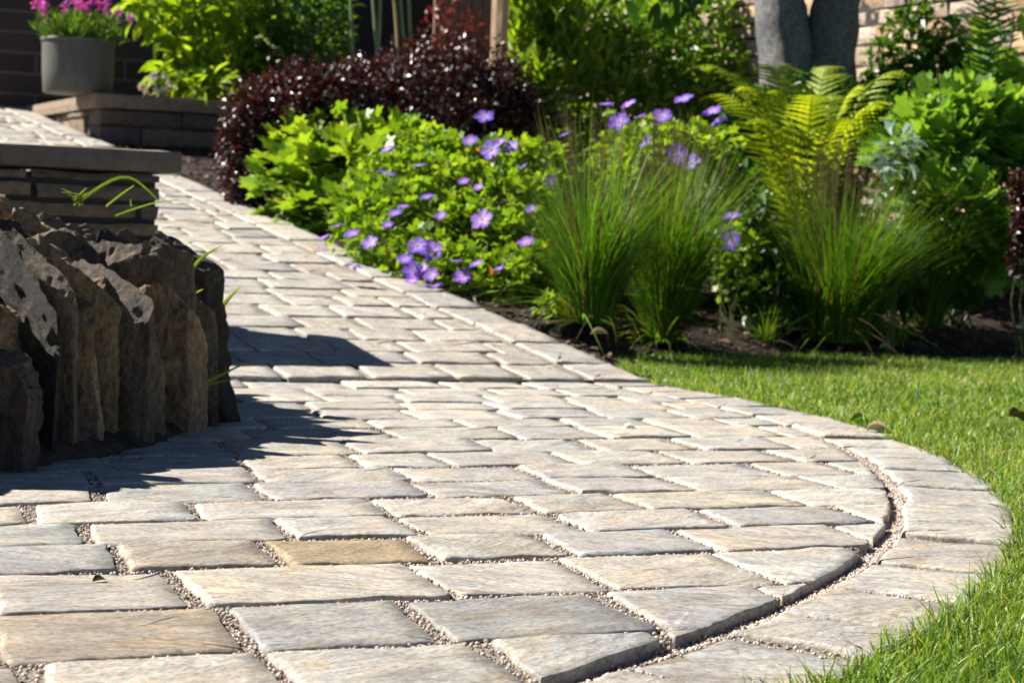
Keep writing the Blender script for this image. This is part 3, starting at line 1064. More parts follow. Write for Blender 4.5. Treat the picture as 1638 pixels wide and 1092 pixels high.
STC = [(.17, .12, .075), (.22, .16, .10), (.15, .115, .085), (.20, .145, .11), (.12, .095, .08)]
# near terrace wall: its right end stands at the path's left side
NW = np.array([-1.085, 5.36])
zt = at(285, 243, 5.36)[2]
zg = ramp_z(*NW) - .03
near_wall = thing('terrace_wall', 'low stone terrace wall with a thick grey coping behind the rock wall', 'garden wall', (NW[0], NW[1], zg))
mb = MB()
slab_box(mb, NW, U2, N2, -2.6, -.875, -.035, .33, zt - .068, zt, (.16, .13, .10), .003, .06, 3)
mb.build('coping', M['coping'], near_wall, origin=(NW[0], NW[1], zg))
mb = MB()
slab_box(mb, NW, U2, N2, -.868, .057, -.035, .33, zt - .069, zt + .002, (.155, .125, .095), .003, .06, 4)
mb.build('coping', M['coping'], near_wall, origin=(NW[0], NW[1], zg))
mb = MB()
coursed_wall(mb, NW, U2, N2, -2.55, 0, 0, .29, zg - .25, zt - .0665, (.045, .08), (.25, .6), STC, 11)
mb.build('wall_body', M['wallstone'], near_wall, origin=(NW[0], NW[1], zg))

# raised planter at the head of the path, the pot stands on its corner
PC = on(157, 222, ramp_z)
dP = float((PC - cC) @ cF)
pzt = at(157, 149, dP)[2]
pzb = PC[2] - .05
planter = thing('planter_wall', 'raised stone planter wall with a tan coping, its corner under the grey flower pot', 'garden wall', (PC[0], PC[1], pzb))
capT = 24 * dP / F
mb = MB()
slab_box(mb, PC[:2], U2, V2, -.03, 2.6, -.03, .32, pzt - capT, pzt, (.21, .16, .11), .003, .06, 21)
mb.build('coping', M['coping'], planter, origin=(PC[0], PC[1], pzb))
mb = MB()
slab_box(mb, PC[:2], U2, V2, -.03, .30, .325, 2.6, pzt - capT - .001, pzt - .002, (.22, .165, .115), .003, .06, 22)
mb.build('coping', M['coping'], planter, origin=(PC[0], PC[1], pzb))
mb = MB()
coursed_wall(mb, PC[:2], U2, V2, 0, 2.55, 0, .28, pzb - .1, pzt - capT + .002, (.10, .15), (.25, .6), STC, 31)
coursed_wall(mb, PC[:2], V2, -U2, .285, 2.55, -.26, 0, pzb - .1, pzt - capT + .002, (.10, .15), (.25, .6), STC, 32)
mb.build('wall_body', M['wallstone'], planter, origin=(PC[0], PC[1], pzb))
mb = MB()
slab_box(mb, PC[:2], U2, V2, .29, 2.5, .31, 2.5, pzb, pzt - .04, (.03, .02, .015), .02, .12, 23)
mb.build('planter_soil', M['soil'], planter, origin=(PC[0], PC[1], pzb))

# ---------------------------------------------------------------- pot and its plant
pd = dP + .18
pb = at(124, 158, pd)
ps = pd / F
pot_c = np.array([pb[0], pb[1], pzt])
pot = thing('flower_pot', 'round grey glazed flower pot on the corner of the planter coping', 'pot', pot_c)
def lathe(mb, prof, k=40, tint=(.3, .3, .3), c=(0, 0, 0)):
    V = np.array([[r * math.cos(a) + c[0], r * math.sin(a) + c[1], z + c[2]] for r, z in prof for a in np.arange(k) * 2 * math.pi / k])
    n = len(prof)
    Q = [(i * k + j, i * k + (j + 1) % k, (i + 1) * k + (j + 1) % k, (i + 1) * k + j) for i in range(n - 1) for j in range(k)]
    mb.add(V, None, Q, .5, tint)
rp, hp = 57 * ps, 86 * ps
mb = MB()
lathe(mb, [(.001, 0), (rp * .92, 0), (rp * .95, .006), (rp * .985, hp * .4), (rp, hp * .93)], 40, (.11, .105, .09))
mb.build('pot_body', M['pot'], pot, smooth=True)
mb = MB()
lathe(mb, [(rp * 1.0, hp * .93), (rp * 1.03, hp * .935), (rp * 1.035, hp * .98), (rp * 1.02, hp), (rp * .95, hp), (rp * .93, hp * .9), (.001, hp * .88)], 40, (.12, .115, .10))
mb.build('pot_rim', M['pot'], pot, smooth=True)
pk = thing('potted_plant', 'pink flowering plant with narrow green leaves growing in the grey pot', 'plant', pot_c + [0, 0, hp * .9])
mb = MB()
n = 900
p0 = np.c_[rs.normal(size=(n, 2)) * rp * .42, np.zeros(n)]
p0 = np.clip(p0, -rp * .85, rp * .85)
d = unit(np.c_[p0[:, :2] / rp * .5 + rs.normal(size=(n, 2)) * .15, np.ones(n)])
base = p0 + d * (rs.rand(n, 1) * .17)
scatter(mb, LANCE[0], LANCE[1], base, unit(d + rand_unit(n) * .35), rand_unit(n), .05 + .03 * rs.rand(n), rs.rand(n), 0, .045)
mb.build('foliage', M['dark_leaf'], pk)
n = 34
p0 = np.c_[rs.normal(size=(n, 2)) * rp * .5, np.zeros(n)]
p0 = np.clip(p0, -rp * .8, rp * .8)
d = unit(np.c_[p0[:, :2] / rp * .5 + rs.normal(size=(n, 2)) * .05, np.ones(n)])
for i in range(n):
    mb = MB()
    L = rs.uniform(.20, .33)
    tip = p0[i] + d[i] * L
    tube(mb, [p0[i], p0[i] + d[i] * L * .5, tip], .0025, .002, 5, .3, 1)
    m_ = 16
    q = tip - d[i] * (rs.rand(m_, 1) * .05) + rs.normal(size=(m_, 3)) * .004
    scatter(mb, SMALL[0], SMALL[1], q, unit(rand_unit(m_) + d[i] * .6), rand_unit(m_), .032, rs.rand(m_))
    mb.build('flower', [M['pink_petal'], M['stem']], pk)

# ---------------------------------------------------------------- house behind
HN = n_of(PC[0], PC[1]) + 1.9            # distance of the facade line
def fac(px, n_line=HN):
    """point on the facade line under a photo column"""
    d = ray(px, 100)
    t = n_line / n_of(d[0], d[1])
    return (d * t)[:2]
hz = ramp_z(*fac(200)) - .2
fl = fac(200)
house = thing('house', 'dark blockwork house wall with a black doorway behind the shrubs', 'house', (fl[0], fl[1], hz), TH)
def fx(px):
    return float((fac(px) - fl) @ U2)
def box_local(mb, x0, x1, y0, y1, z0, z1, tint=(.3, .3, .3), m=0):
    V = np.array([(x, y, z) for x in (x0, x1) for y in (y0, y1) for z in (z0, z1)], float)
    Q = [(0, 1, 3, 2), (4, 6, 7, 5), (0, 4, 5, 1), (2, 3, 7, 6), (0, 2, 6, 4), (1, 5, 7, 3)]
    mb.add(V, None, Q, .5, tint, m)
WH = 1.15
x_l, x_d0, x_d1, x_r = fx(20) - .35, fx(566), fx(694), fx(840)
mb = MB()
box_local(mb, x_l, x_d0, 0, .3, 0, WH + .2)
mb.build('wall', M['block'], house)
mb = MB()
box_local(mb, x_d0, x_r + .1, .45, .6, 0, WH + .3)
mb.build('door', M['dark'], house)
mb = MB()
x = x_d1
while x < x_r:
    w = .095 * rs.uniform(.9, 1.1)
    box_local(mb, x + .003, x + w - .003, .02 + rs.uniform(0, .006), .06, 0, WH + .25, np.array((.17, .10, .065)) * rs.uniform(.8, 1.25))
    x += w
mb.build('timber_cladding', M['timber'], house)
# pale post in front of it
pp = at(797, 100, float(dP))
pzg = bed_z(pp[0], pp[1])
post = thing('timber_post', 'pale square timber post standing behind the purple bush', 'post', (pp[0], pp[1], pzg))
mb = MB()
w = 15 * dP / F
slab_box(mb, (0, 0), (math.cos(-.5), math.sin(-.5)), (-math.sin(-.5), math.cos(-.5)), -w * .75, w * .75, -w * .75, w * .75, 0, 1.45, (.52, .34, .21), .003, .08, 5)
mb.build('post_shaft', M['timber'], post)
mb = MB()
V = np.array([(-w, -w, 1.45), (w, -w, 1.45), (w, w, 1.45), (-w, w, 1.45), (0, 0, 1.52)]) * [.8, .8, 1]
mb.add(V, [(0, 1, 4), (1, 2, 4), (2, 3, 4), (3, 0, 4)], [(3, 2, 1, 0)], .5, (.5, .32, .2))
mb.build('post_cap', M['timber'], post)

# sunlit rubble wall at the right, running away from the lens
sw0 = at(1700, 60, 9.4)[:2]
sw1 = at(930, 60, 13.2)[:2]
swd = (sw1 - sw0) / np.linalg.norm(sw1 - sw0)
swn = np.array([swd[1], -swd[0]])
if swn @ np.array([-1, -.4]) < 0:
    swn = -swn

wz = bed_z(*((sw0 + sw1) / 2)) - .5
rub = thing('rubble_wall', 'sunlit pinkish rubble stone wall behind the tree', 'garden wall', (sw0[0], sw0[1], wz))
mb = MB()
RUB = [(.42, .31, .24), (.38, .30, .25), (.46, .36, .28), (.34, .25, .19), (.44, .30, .18)]
wl = float(np.linalg.norm(sw1 - sw0))
coursed_wall(mb, sw0, swd, -swn, -1.2, wl + .8, 0, .35, wz, wz + 2.0, (.06, .15), (.10, .34), RUB, 51)
mb.build('wall_body', M['wallstone'], rub, origin=(sw0[0], sw0[1], wz))

# ---------------------------------------------------------------- planting
def depth(p):
    return float((np.asarray(p) - cC) @ cF)
LIFT = np.array([0, 0, 1.0])

def stems(mb, base, P, n, r0, rnd=.3, m=0, sag=.15):
    """thin woody stems from the base to points inside the crown"""
    for i in range(n):
        q = P[rs.randint(len(P))]
        b = base + np.r_[rs.normal(size=2) * .03, 0]
        mid = (b + q) / 2 + rs.normal(size=3) * .03 + LIFT * sag * np.linalg.norm(q - b) * .15
        tube(mb, [b, (b + mid) / 2 + LIFT * .02, mid, (mid + q) / 2 + LIFT * .01, q], r0, r0 * .4, 5, rnd, m)

def shrub(name, label, cat, base_px, blobs, tpl, mat, leaf, nleaf, d=None, group=None, stem_r=.006, nst=14, stemmat='trunk', wr=1.0,
          orient=(.5, .6, .15, .7), shell=.45, gap=-.3, rshift=0.0, lump=.28, freq=3.0, seed=0, extra=None):
    """blobs: (px, py, rx, ry, depth offset, depth radius factor, weight) in photo pixels at the plant's distance"""
    g = on(base_px[0], base_px[1], bed_z)
    dd = depth(g) if d is None else d
    base = np.array([g[0], g[1], g[2]]) if d is None else None
    if base is None:
        q = at(base_px[0], base_px[1], dd)
        base = np.array([q[0], q[1], bed_z(q[0], q[1])])
    root = thing(name, label, cat, base, 0, group)
    mb = MB()
    allp = []
    tw = sum(b[6] for b in blobs)
    for i, (px, py, rx, ry, off, rf, w) in enumerate(blobs):
        c = at(px, py, dd + off)
        s = (dd + off) / F
        p, o = blob(c, (rx * s, rx * s * rf, ry * s), int(nleaf * w / tw), shell, lump, freq, seed + i * 7, gap)
        fl = np.array([bed_z(a, b_) for a, b_ in p[:, :2]]) + .01
        k = p[:, 2] > fl
        p, o = p[k], o[k]
        allp.append(p)
        dr, nn = leaf_frame(o, *orient)
        n = len(p)
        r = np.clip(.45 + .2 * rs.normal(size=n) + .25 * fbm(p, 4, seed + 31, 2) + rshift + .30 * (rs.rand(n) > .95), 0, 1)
        L = leaf * (.6 + .7 * rs.rand(n))
        scatter(mb, tpl[0], tpl[1], p, dr, nn, L, r, 0, L * wr)
    mb.build('foliage', M[mat], root, origin=base)
    P = np.concatenate(allp)
    if nst:
        mb = MB()
        stems(mb, base - LIFT * .02, P, nst, stem_r)
        mb.build('stems' if False else 'stem', M[stemmat], root, origin=base)
    root['dd'] = dd
    del root['dd']
    return root, base, dd

# five-petalled flowers
def flower_mesh():
    mb = MB()
    for k in range(5):
        a = k * 2 * math.pi / 5
        xs_ = [.06, .25, .5, .78, .96, 1.02]
        ws_ = [.05, .17, .31, .40, .28, .06]
        V, T, r = [], [], []
        for x, w in zip(xs_, ws_):
            z = .10 * math.sin(x * 2.2) + .06 * x * x
            for sgn in (-1, -.5, 0, .5, 1):
                V.append((x - .10 * abs(sgn) ** 2 * (x > .9), w * sgn, z + .05 * sgn * sgn * (1 if k % 2 else .4)))
                r.append(min(1, max(0, (x - .1) * 1.25 + (.12 if abs(sgn) == .5 else 0))))
        for i in range(5):
            for j in range(4):
                p, q = i * 5 + j, (i + 1) * 5 + j
                T += [(p, q, q + 1), (p, q + 1, p + 1)]
        V = np.array(V); ca, sa = math.cos(a), math.sin(a)
        mb.add(np.c_[V[:, 0] * ca - V[:, 1] * sa, V[:, 0] * sa + V[:, 1] * ca, V[:, 2]], T, None, r)
    V = IV * [.10, .10, .10] + [0, 0, .08]
    mb.add(V, IT, None, 0.0, m=1)
    tube(mb, [(0, 0, 0), (.05, .03, -.6), (.12, .05, -1.6)], .035, .03, 5, .5, m=2)
    return mb
fm = flower_mesh()
fo = fm.build('flower', [M['petal'], M['white_petal'], M['stem']])
flower_me = fo.data
bpy.data.objects.remove(fo)

def put_flowers(root, base, dd, blobs, pts, size_px=35):
    for (px, py, sc, face) in pts:
        best = None
        for (bx, by, rx, ry, off, rf, w) in blobs:
            e = ((px - bx) / rx) ** 2 + ((py - by) / ry) ** 2
            s = (dd + off) / F
            d_ = dd + off - rx * s * rf * math.sqrt(max(0.03, 1 - e)) * 1.16 - .085
            if e < 1.25 and (best is None or d_ < best):
                best = d_
        if best is None:
            best = dd - .02
        p = at(px, py, best)
        toc = cC - p; toc /= np.linalg.norm(toc)
        side = np.array([-.75, -.1, .1])
        nrm = toc * face + LIFT * (.75 - face * .35) + side * .35 + rs.normal(size=3) * .16
        nrm /= np.linalg.norm(nrm)
        o = link('flower', flower_me, root)
        q = Vector(nrm).to_track_quat('Z', 'Y') @ __import__('mathutils').Quaternion((0, 0, 1), rs.rand() * 6.28)
        r_ = size_px * .5 * sc * best / F
        o.matrix_local = Matrix.Translation(Vector(p - base)) @ q.to_matrix().to_4x4() @ Matrix.Diagonal((r_, r_, r_, 1))

# lime leaved plant on the path's edge
shrub('lime_leaved_plant', 'bright lime green leafy plant spilling over the path edge before the purple bush', 'plant', (525, 375),
      [(545, 285, 90, 80, .42, .8, 3), (470, 295, 56, 70, .3, .8, 2.2), (640, 250, 70, 58, .75, .8, 2.2), (510, 340, 66, 42, .15, .7, 1.6), (580, 335, 60, 46, .2, .7, 1.4), (560, 225, 80, 38, .75, .8, 1.4), (470, 240, 40, 40, .55, .8, .8)], LOBED, 'lime_leaf', .098, 1150, wr=1.0,
      orient=(.75, .35, -.05, 1.0), shell=.4, gap=-.3, seed=3, nst=20, stem_r=.0025, stemmat='stem')
# cranesbills
gb1 = [(px_, py_, rx_, ry_, .12 + (455 - py_) * .0042 + max(0, 640 - px_) * .002, .9, rx_ * ry_ / 2000.) for px_, py_, rx_, ry_ in (
    (735, 440, 62, 46), (810, 452, 66, 50), (672, 415, 58, 48), (610, 388, 52, 46), (565, 375, 36, 36), (745, 375, 72, 60), (835, 395, 66, 62), (665, 345, 66, 56), (870, 440, 44, 52),
    (610, 335, 52, 50), (800, 325, 72, 56), (725, 300, 70, 52), (865, 335, 56, 60), (650, 285, 52, 44), (790, 262, 66, 44), (855, 268, 56, 46), (720, 250, 50, 36), (600, 300, 44, 40), (560, 335, 34, 34), (680, 235, 44, 30))]
g1, gbase, gd = shrub('cranesbill', 'wide mound of violet flowered cranesbill spilling onto the path, left of the grass tufts', 'plant', (770, 480), gb1, LOBED, 'ger_leaf', .042, 9000,
      orient=(.6, .5, .1, .9), shell=.35, gap=-.3, seed=11, nst=26, stem_r=.0022, stemmat='stem', group='violet cranesbills')
put_flowers(g1, gbase, gd, gb1, [(620, 240, .75, .25), (618, 279, .95, .3), (671, 266, .75, .3), (742, 291, .65, .2), (775, 188, .95, .5), (752, 226, .8, .5), (786, 240, 1.1, .7), (818, 236, .8, .6), (799, 229, .7, .4),
      (683, 316, .7, .4), (632, 342, .75, .5), (645, 331, .6, .3), (563, 375, .8, .5), (592, 389, .85, .6), (518, 381, .8, .3), (516, 396, .6, .4), (771, 352, 1.15, .8), (842, 388, .9, .5), (668, 394, 1.0, .7), (692, 403, 1.15, .9),
      (662, 434, 1.1, .8), (677, 430, .7, .4), (730, 418, .8, .2), (741, 443, .95, .7), (762, 423, .75, .4), (659, 449, .7, .3), (881, 290, .7, .5), (700, 458, .6, .3), (850, 335, .6, .4), (705, 345, .6, .5), (765, 300, .55, .3), (620, 360, .6, .4), (690, 440, .8, .6), (648, 415, .8, .5), (540, 362, .6, .3), (800, 430, .6, .4), (835, 268, .6, .4)])
gb2 = [(1065, 262, 120, 72, .25, .8, 5), (1120, 300, 70, 70, .2, .8, 2), (1000, 300, 70, 60, .2, .8, 2)]
g2, b2, d2 = shrub('cranesbill', 'cranesbill with violet flowers held above the back of the grass tufts, beside the fern', 'plant', (1050, 470), gb2, LOBED, 'yellow_leaf', .042, 2400, seed=23,
      orient=(.6, .5, .1, .75), gap=-.45, nst=16, stem_r=.0022, stemmat='stem', group='violet cranesbills')
put_flowers(g2, b2, d2, gb2, [(970, 168, .8, .3), (1006, 168, .8, .4), (990, 196, 1.1, .7), (1058, 188, 1.1, .5), (1094, 160, 1.0, .35), (1140, 180, 1.0, .3), (1152, 195, .9, .5), (1083, 248, 1.15, .8), (1106, 262, 1.05, .9), (1033, 228, .75, .3), (1025, 187, .6, .1), (905, 216, .7, .2)])
gb3 = [(1172, 415, 40, 60, .1, .9, 2)]
g3, b3, d3 = shrub('cranesbill', 'small sprig of cranesbill with two violet flowers in the gap between the grass tufts', 'plant', (1178, 538), gb3, LOBED, 'ger_leaf', .04, 260, seed=29, gap=-.6, nst=8, stem_r=.002, stemmat='stem', group='violet cranesbills')
put_flowers(g3, b3, d3, gb3, [(1171, 347, .95, .45), (1170, 384, 1.1, .9)])

# purple bushes
shrub('purple_bush', 'dark purple small leaved bush mound at the path corner left of the lime plant', 'bush', (440, 345),
      [(465, 222, 112, 112, .45, .9, 5), (405, 250, 55, 95, .2, .9, 2), (540, 180, 80, 75, .6, .9, 2)], SMALL, 'purple_leaf', .034, 15000, orient=(.55, .6, .2, .8), shell=.5, gap=-.3, lump=.5, freq=4.0, seed=41, nst=20, stem_r=.005, group='purple bushes')
shrub('purple_bush', 'wide dark purple small leaved bush mound right behind the lime plant and cranesbill', 'bush', (640, 320),
      [(700, 178, 150, 122, .9, .8, 6), (800, 200, 85, 92, .9, .8, 3), (600, 180, 85, 80, .95, .8, 3)], SMALL, 'purple_leaf', .034, 22000, orient=(.55, .6, .2, .8), shell=.5, gap=-.3, lump=.5, freq=4.0, seed=47, nst=24, stem_r=.006, group='purple bushes')
shrub('maroon_bush', 'maroon leaved bush at the right edge above the bark mulch', 'bush', (1655, 480),
      [(1668, 350, 46, 62, 0, .9, 3), (1640, 300, 26, 26, 0, .9, .6), (1635, 410, 20, 30, 0, .9, .4)], SMALL, 'purple_leaf', .036, 1900, d=7.0, orient=(.55, .6, .2, .8), shell=.5, gap=-.4, seed=53, nst=10)

# tall shrubs at the back left
dB = depth(PC) + .85
shrub('leafy_shrub', 'tall glossy green shrub growing in the planter beside the flower pot', 'shrub', (345, 165),
      [(330, 15, 105, 105, 0, .8, 5), (300, 110, 60, 60, -.2, .7, 1.6), (385, 85, 70, 90, .1, .8, 2.5), (340, 150, 60, 40, -.45, .6, .8), (250, 5, 50, 45, -.1, .8, 1.2)], OVATE, 'bamboo_leaf', .130, 1250, d=dB, wr=.62,
      orient=(.6, .5, -.1, .8), shell=.3, gap=-.2, seed=61, nst=16, stem_r=.012)
shrub('leafy_shrub', 'darker small leaved green shrub between the tall glossy shrub and the black doorway', 'shrub', (480, 200),
      [(480, 60, 95, 110, .1, .7, 4), (430, 110, 60, 70, 0, .7, 1.4)], OVATE, 'dark_leaf', .070, 1500, d=dB + .1, wr=.7,
      orient=(.5, .6, 0, .7), shell=.25, gap=-.12, seed=67, nst=16, stem_r=.008)
# reed stems by the doorway
rb = on(620, 190, bed_z)
dR = dB - .1
rb = at(615, 130, dR); rb[2] = bed_z(rb[0], rb[1])
reed = thing('tall_reed', 'tall bare green reed stems rising in front of the black doorway', 'plant', rb)
for (x0, x1, c) in ((568, 556, 'stem'), (603, 598, 'stem'), (601, 607, 'stem'), (638, 625, 'stem'), (647, 642, 'stem'), (662, 650, 'stem')):
    mb = MB()
    a = at(x0, 105, dR); b_ = at(x1, -30, dR)
    dv = (b_ - a)
    foot = a - dv * ((a[2] - rb[2]) / dv[2])
    pts = [foot + (b_ - foot) * f + np.array([.012 * math.sin(f * 5 + x0), 0, 0]) for f in np.linspace(0, 1.15, 9)]
    tube(mb, pts, .016, .010, 7, .4, tint=(.16, .23, .09) if x0 != 638 else (.34, .28, .12))
    mb.build('stem', M['stem'], reed, origin=rb)
rb2 = at(822, 110, dR - .1); rb2[2] = bed_z(rb2[0], rb2[1])
reed2 = thing('tall_reed', 'tall yellow green reed stems leaning right beside the pale timber post', 'plant', rb2)
for (x0, x1) in ((806, 816), (812, 828), (826, 848)):
    mb = MB()
    a = at(x0, 95, dR - .1); b_ = at(x1, -30, dR - .1)
    dv = b_ - a
    foot = a - dv * ((a[2] - rb2[2]) / dv[2])
    tube(mb, [foot + (b_ - foot) * f for f in np.linspace(0, 1.15, 8)], .014, .008, 7, .4, tint=(.26, .28, .09))
    mb.build('stem', M['stem'], reed2, origin=rb2)
shrub('red_leaved_plant', 'spindly red leaved plant above the purple bush before the timber cladding', 'plant', (730, 160),
      [(725, 55, 40, 60, 0, .8, 2), (700, 25, 30, 30, 0, .8, 1), (755, 45, 25, 40, 0, .8, 1), (720, 105, 40, 35, -.1, .8, 1)], OVATE, 'red_leaf', .060, 130, d=dR - .35, wr=.7, seed=71, shell=.2, gap=-.05, nst=10, stem_r=.006)
# little white flower heads on the planter
wf = at(250, 150, depth(PC) + .42); wf[2] = pzt - .05
wp = thing('white_flowers', 'small cluster of faded white flowers on the planter behind the coping', 'plant', wf)
for i, (px, py) in enumerate(((228, 139), (243, 130), (252, 143), (265, 122), (272, 134), (262, 146), (247, 121), (233, 152))):
    tip = at(px, py, depth(PC) + .40 + .05 * rs.rand())
    mb = MB()
    tube(mb, [wf, (wf + tip) / 2 + rs.normal(size=3) * .01, tip], .003, .002, 5, .3, 1)
    n = 24
    o = rand_unit(n)
    scatter(mb, SMALL[0], SMALL[1], tip + o * .012, o, rand_unit(n), .024, rs.rand(n))
    mb.build('flower', [M['white_petal'], M['stem']], wp, origin=wf)

# middle and right background
dM = dR - .3
shrub('willowy_shrub', 'yellow green willowy shrub behind the purple bush, right of the pale timber post', 'shrub', (880, 240),
      [(875, 60, 60, 95, .1, .9, 4), (855, 150, 45, 60, -.1, .8, 1.6), (925, 120, 70, 75, .1, .8, 2), (905, 15, 75, 50, .2, .8, 1.5), (840, 30, 30, 70, 0, .8, 1)], LANCE, 'yellow_leaf', .13, 2000, d=dM, orient=(.3, .5, .8, .4), shell=.05, gap=-.12, lump=.5, seed=83, nst=18, stem_r=.006)
shrub('mixed_shrub', 'dense mid green shrub behind the violet flowers, left of the tree', 'shrub', (1060, 260),
      [(1030, 95, 110, 75, .3, .8, 4), (1110, 150, 90, 80, .2, .8, 3), (980, 170, 80, 70, 0, .8, 2), (1165, 150, 60, 80, .3, .8, 2), (1125, 45, 100, 70, .5, .8, 3.2), (960, 60, 70, 60, .4, .8, 2), (1060, 210, 120, 60, .1, .7, 2), (935, 260, 60, 110, -.3, .7, 2.4)], OVATE, 'mid_leaf', .080, 5600, d=dM + .1, wr=.8, shell=.3, gap=-.2, seed=89, nst=18, rshift=.08)
shrub('broad_leaved_shrub', 'large leaved fresh green shrub at the right behind the grass tufts', 'shrub', (1530, 440),
      [(1540, 215, 105, 75, .3, .8, 4), (1490, 250, 90, 70, .15, .8, 2.5), (1600, 290, 70, 110, .3, .8, 2.5), (1530, 345, 80, 60, -.15, .8, 2), (1590, 400, 50, 45, -.2, .8, 1)], LOBED, 'broad_leaf', .115, 1900, wr=.85, d=7.75,
      orient=(.75, .35, -.1, .9), shell=.5, gap=-.4, seed=97, nst=22, stem_r=.006, stemmat='stem')
shrub('broad_leaved_shrub', 'dark green overhanging leaves in the top right corner above the large leaved shrub', 'shrub', (1650, 250),
      [(1630, 95, 60, 70, .6, .8, 3), (1600, 150, 60, 45, .5, .8, 2)], ROUND, 'broad_leaf', .12, 300, wr=.75, d=8.4, orient=(.75, .35, -.1, .9), shell=.4, gap=-.3, seed=101, nst=10)
shrub('silver_leaved_plant', 'small silvery leaved plant in front of the large leaved shrub', 'plant', (1430, 440),
      [(1435, 240, 36, 36, 0, .7, 2), (1415, 270, 22, 18, -.05, .7, 1)], OVATE, 'silver_leaf', .070, 34, d=7.0, wr=.8, shell=.3, gap=-.8, seed=103, nst=6, stem_r=.003, stemmat='stem')
shrub('wall_climber', 'dark twiggy climber against the sunlit rubble wall right of the tree', 'climber', (1480, 190),
      [(1470, 80, 70, 75, 0, .4, 3), (1420, 120, 45, 50, 0, .4, 1.4), (1530, 110, 50, 80, 0, .4, 2)], SMALL, 'dark_leaf', .070, 1050, d=9.3, wr=.9, shell=.1, gap=-.1, seed=107, nst=40, stem_r=.006)

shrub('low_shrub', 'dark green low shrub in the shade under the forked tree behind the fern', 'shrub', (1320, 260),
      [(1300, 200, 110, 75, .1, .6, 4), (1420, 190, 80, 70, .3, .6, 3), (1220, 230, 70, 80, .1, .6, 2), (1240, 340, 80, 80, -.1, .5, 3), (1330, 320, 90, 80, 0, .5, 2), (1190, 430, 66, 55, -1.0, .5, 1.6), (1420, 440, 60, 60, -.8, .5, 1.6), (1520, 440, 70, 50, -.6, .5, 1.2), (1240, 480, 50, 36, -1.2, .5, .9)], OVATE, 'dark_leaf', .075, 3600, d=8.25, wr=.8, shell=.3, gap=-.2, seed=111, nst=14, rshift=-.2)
# ferns
def frond(mb, base, tip, arch, width, npin=26):
    base, tip = np.asarray(base), np.asarray(tip)
    L = np.linalg.norm(tip - base)
    ctrl = np.r_[base[:2] * .6 + tip[:2] * .4, max(tip[2], base[2]) + arch * L]
    f = np.linspace(0, 1, 14)[:, None]
    C_ = (1 - f) ** 2 * base + 2 * f * (1 - f) * ctrl + f ** 2 * tip
    tube(mb, C_, .0035, .001, 5, .75)
    fs = np.linspace(.16, .99, npin)
    pos, dirs, nr, sc = [], [], [], []
    for k, q in enumerate(fs):
        p = (1 - q) ** 2 * base + 2 * q * (1 - q) * ctrl + q ** 2 * tip
        tg = 2 * (1 - q) * (ctrl - base) + 2 * q * (tip - ctrl)
        tg /= np.linalg.norm(tg)
        sd_ = np.cross(tg, LIFT); sd_ /= np.linalg.norm(sd_) + 1e-9
        nn = np.cross(sd_, tg)
        w = width * math.sin(math.pi * min(1, (q * .9 + .13))) ** .8
        for s_ in (-1, 1):
            pos.append(p); dirs.append(sd_ * s_ + tg * .45 - nn * .12 + rs.normal(size=3) * .05); nr.append(nn); sc.append(w)
    sc = np.array(sc)
    scatter(mb, PINNA[0], PINNA[1], np.array(pos), np.array(dirs), np.array(nr), sc, np.clip(.5 + .22 * rs.normal(size=len(sc)), 0, 1), 0, sc * .9)
xs_ = np.linspace(0, 1, 9)
PINNA = strip_leaf(xs_, [.10 * (1 - x ** 1.6) * (1.0 if i % 2 else .62) + .004 for i, x in enumerate(xs_)], .1, .2)
fd = 7.55
fb = at(1285, 330, fd)
fb[2] = bed_z(fb[0], fb[1])
fern = thing('fern', 'bright yellow green fern with arching fronds behind the right grass tuft', 'fern', fb)
for (px, py, off, ar, wd) in ((1120, 160, -.25, .2, .13), (1140, 128, .2, .2, .13), (1440, 175, -.3, .22, .13), (1092, 118, .05, .22, .13), (1165, 152, -.15, .25, .13), (1205, 115, .25, .2, .14), (1245, 108, .35, .12, .13), (1330, 118, .1, .2, .13), (1395, 150, -.1, .22, .14), (1468, 132, .15, .22, .13), (1190, 205, -.35, .28, .12), (1300, 165, -.4, .25, .13), (1370, 205, -.4, .28, .12), (1425, 215, -.1, .26, .11), (1230, 150, -.1, .15, .13), (1345, 160, .2, .14, .12), (1150, 235, -.1, .3, .12)):
    mb = MB()
    frond(mb, fb, at(px, py, fd + off), ar, wd)
    mb.build('frond', M['fern_leaf'], fern, origin=fb)
sb = at(1580, 150, 8.7); sb[2] = bed_z(sb[0], sb[1])
feath = thing('tree_fern', 'tall feathery green fern rising at the top right corner before the rubble wall', 'fern', sb)
for (px, py, off, ar, wd) in ((1555, -40, .1, .02, .11), (1590, -60, 0, .02, .12), (1530, 20, .1, .12, .10), (1620, -30, .1, .05, .12), (1497, 75, -.1, .1, .06), (1575, 10, -.2, .1, .10), (1650, 20, -.1, .15, .11)):
    mb = MB()
    frond(mb, sb, at(px, py, 8.7 + off), ar, wd, 30)
    mb.build('frond', M['conifer_leaf'], feath, origin=sb)

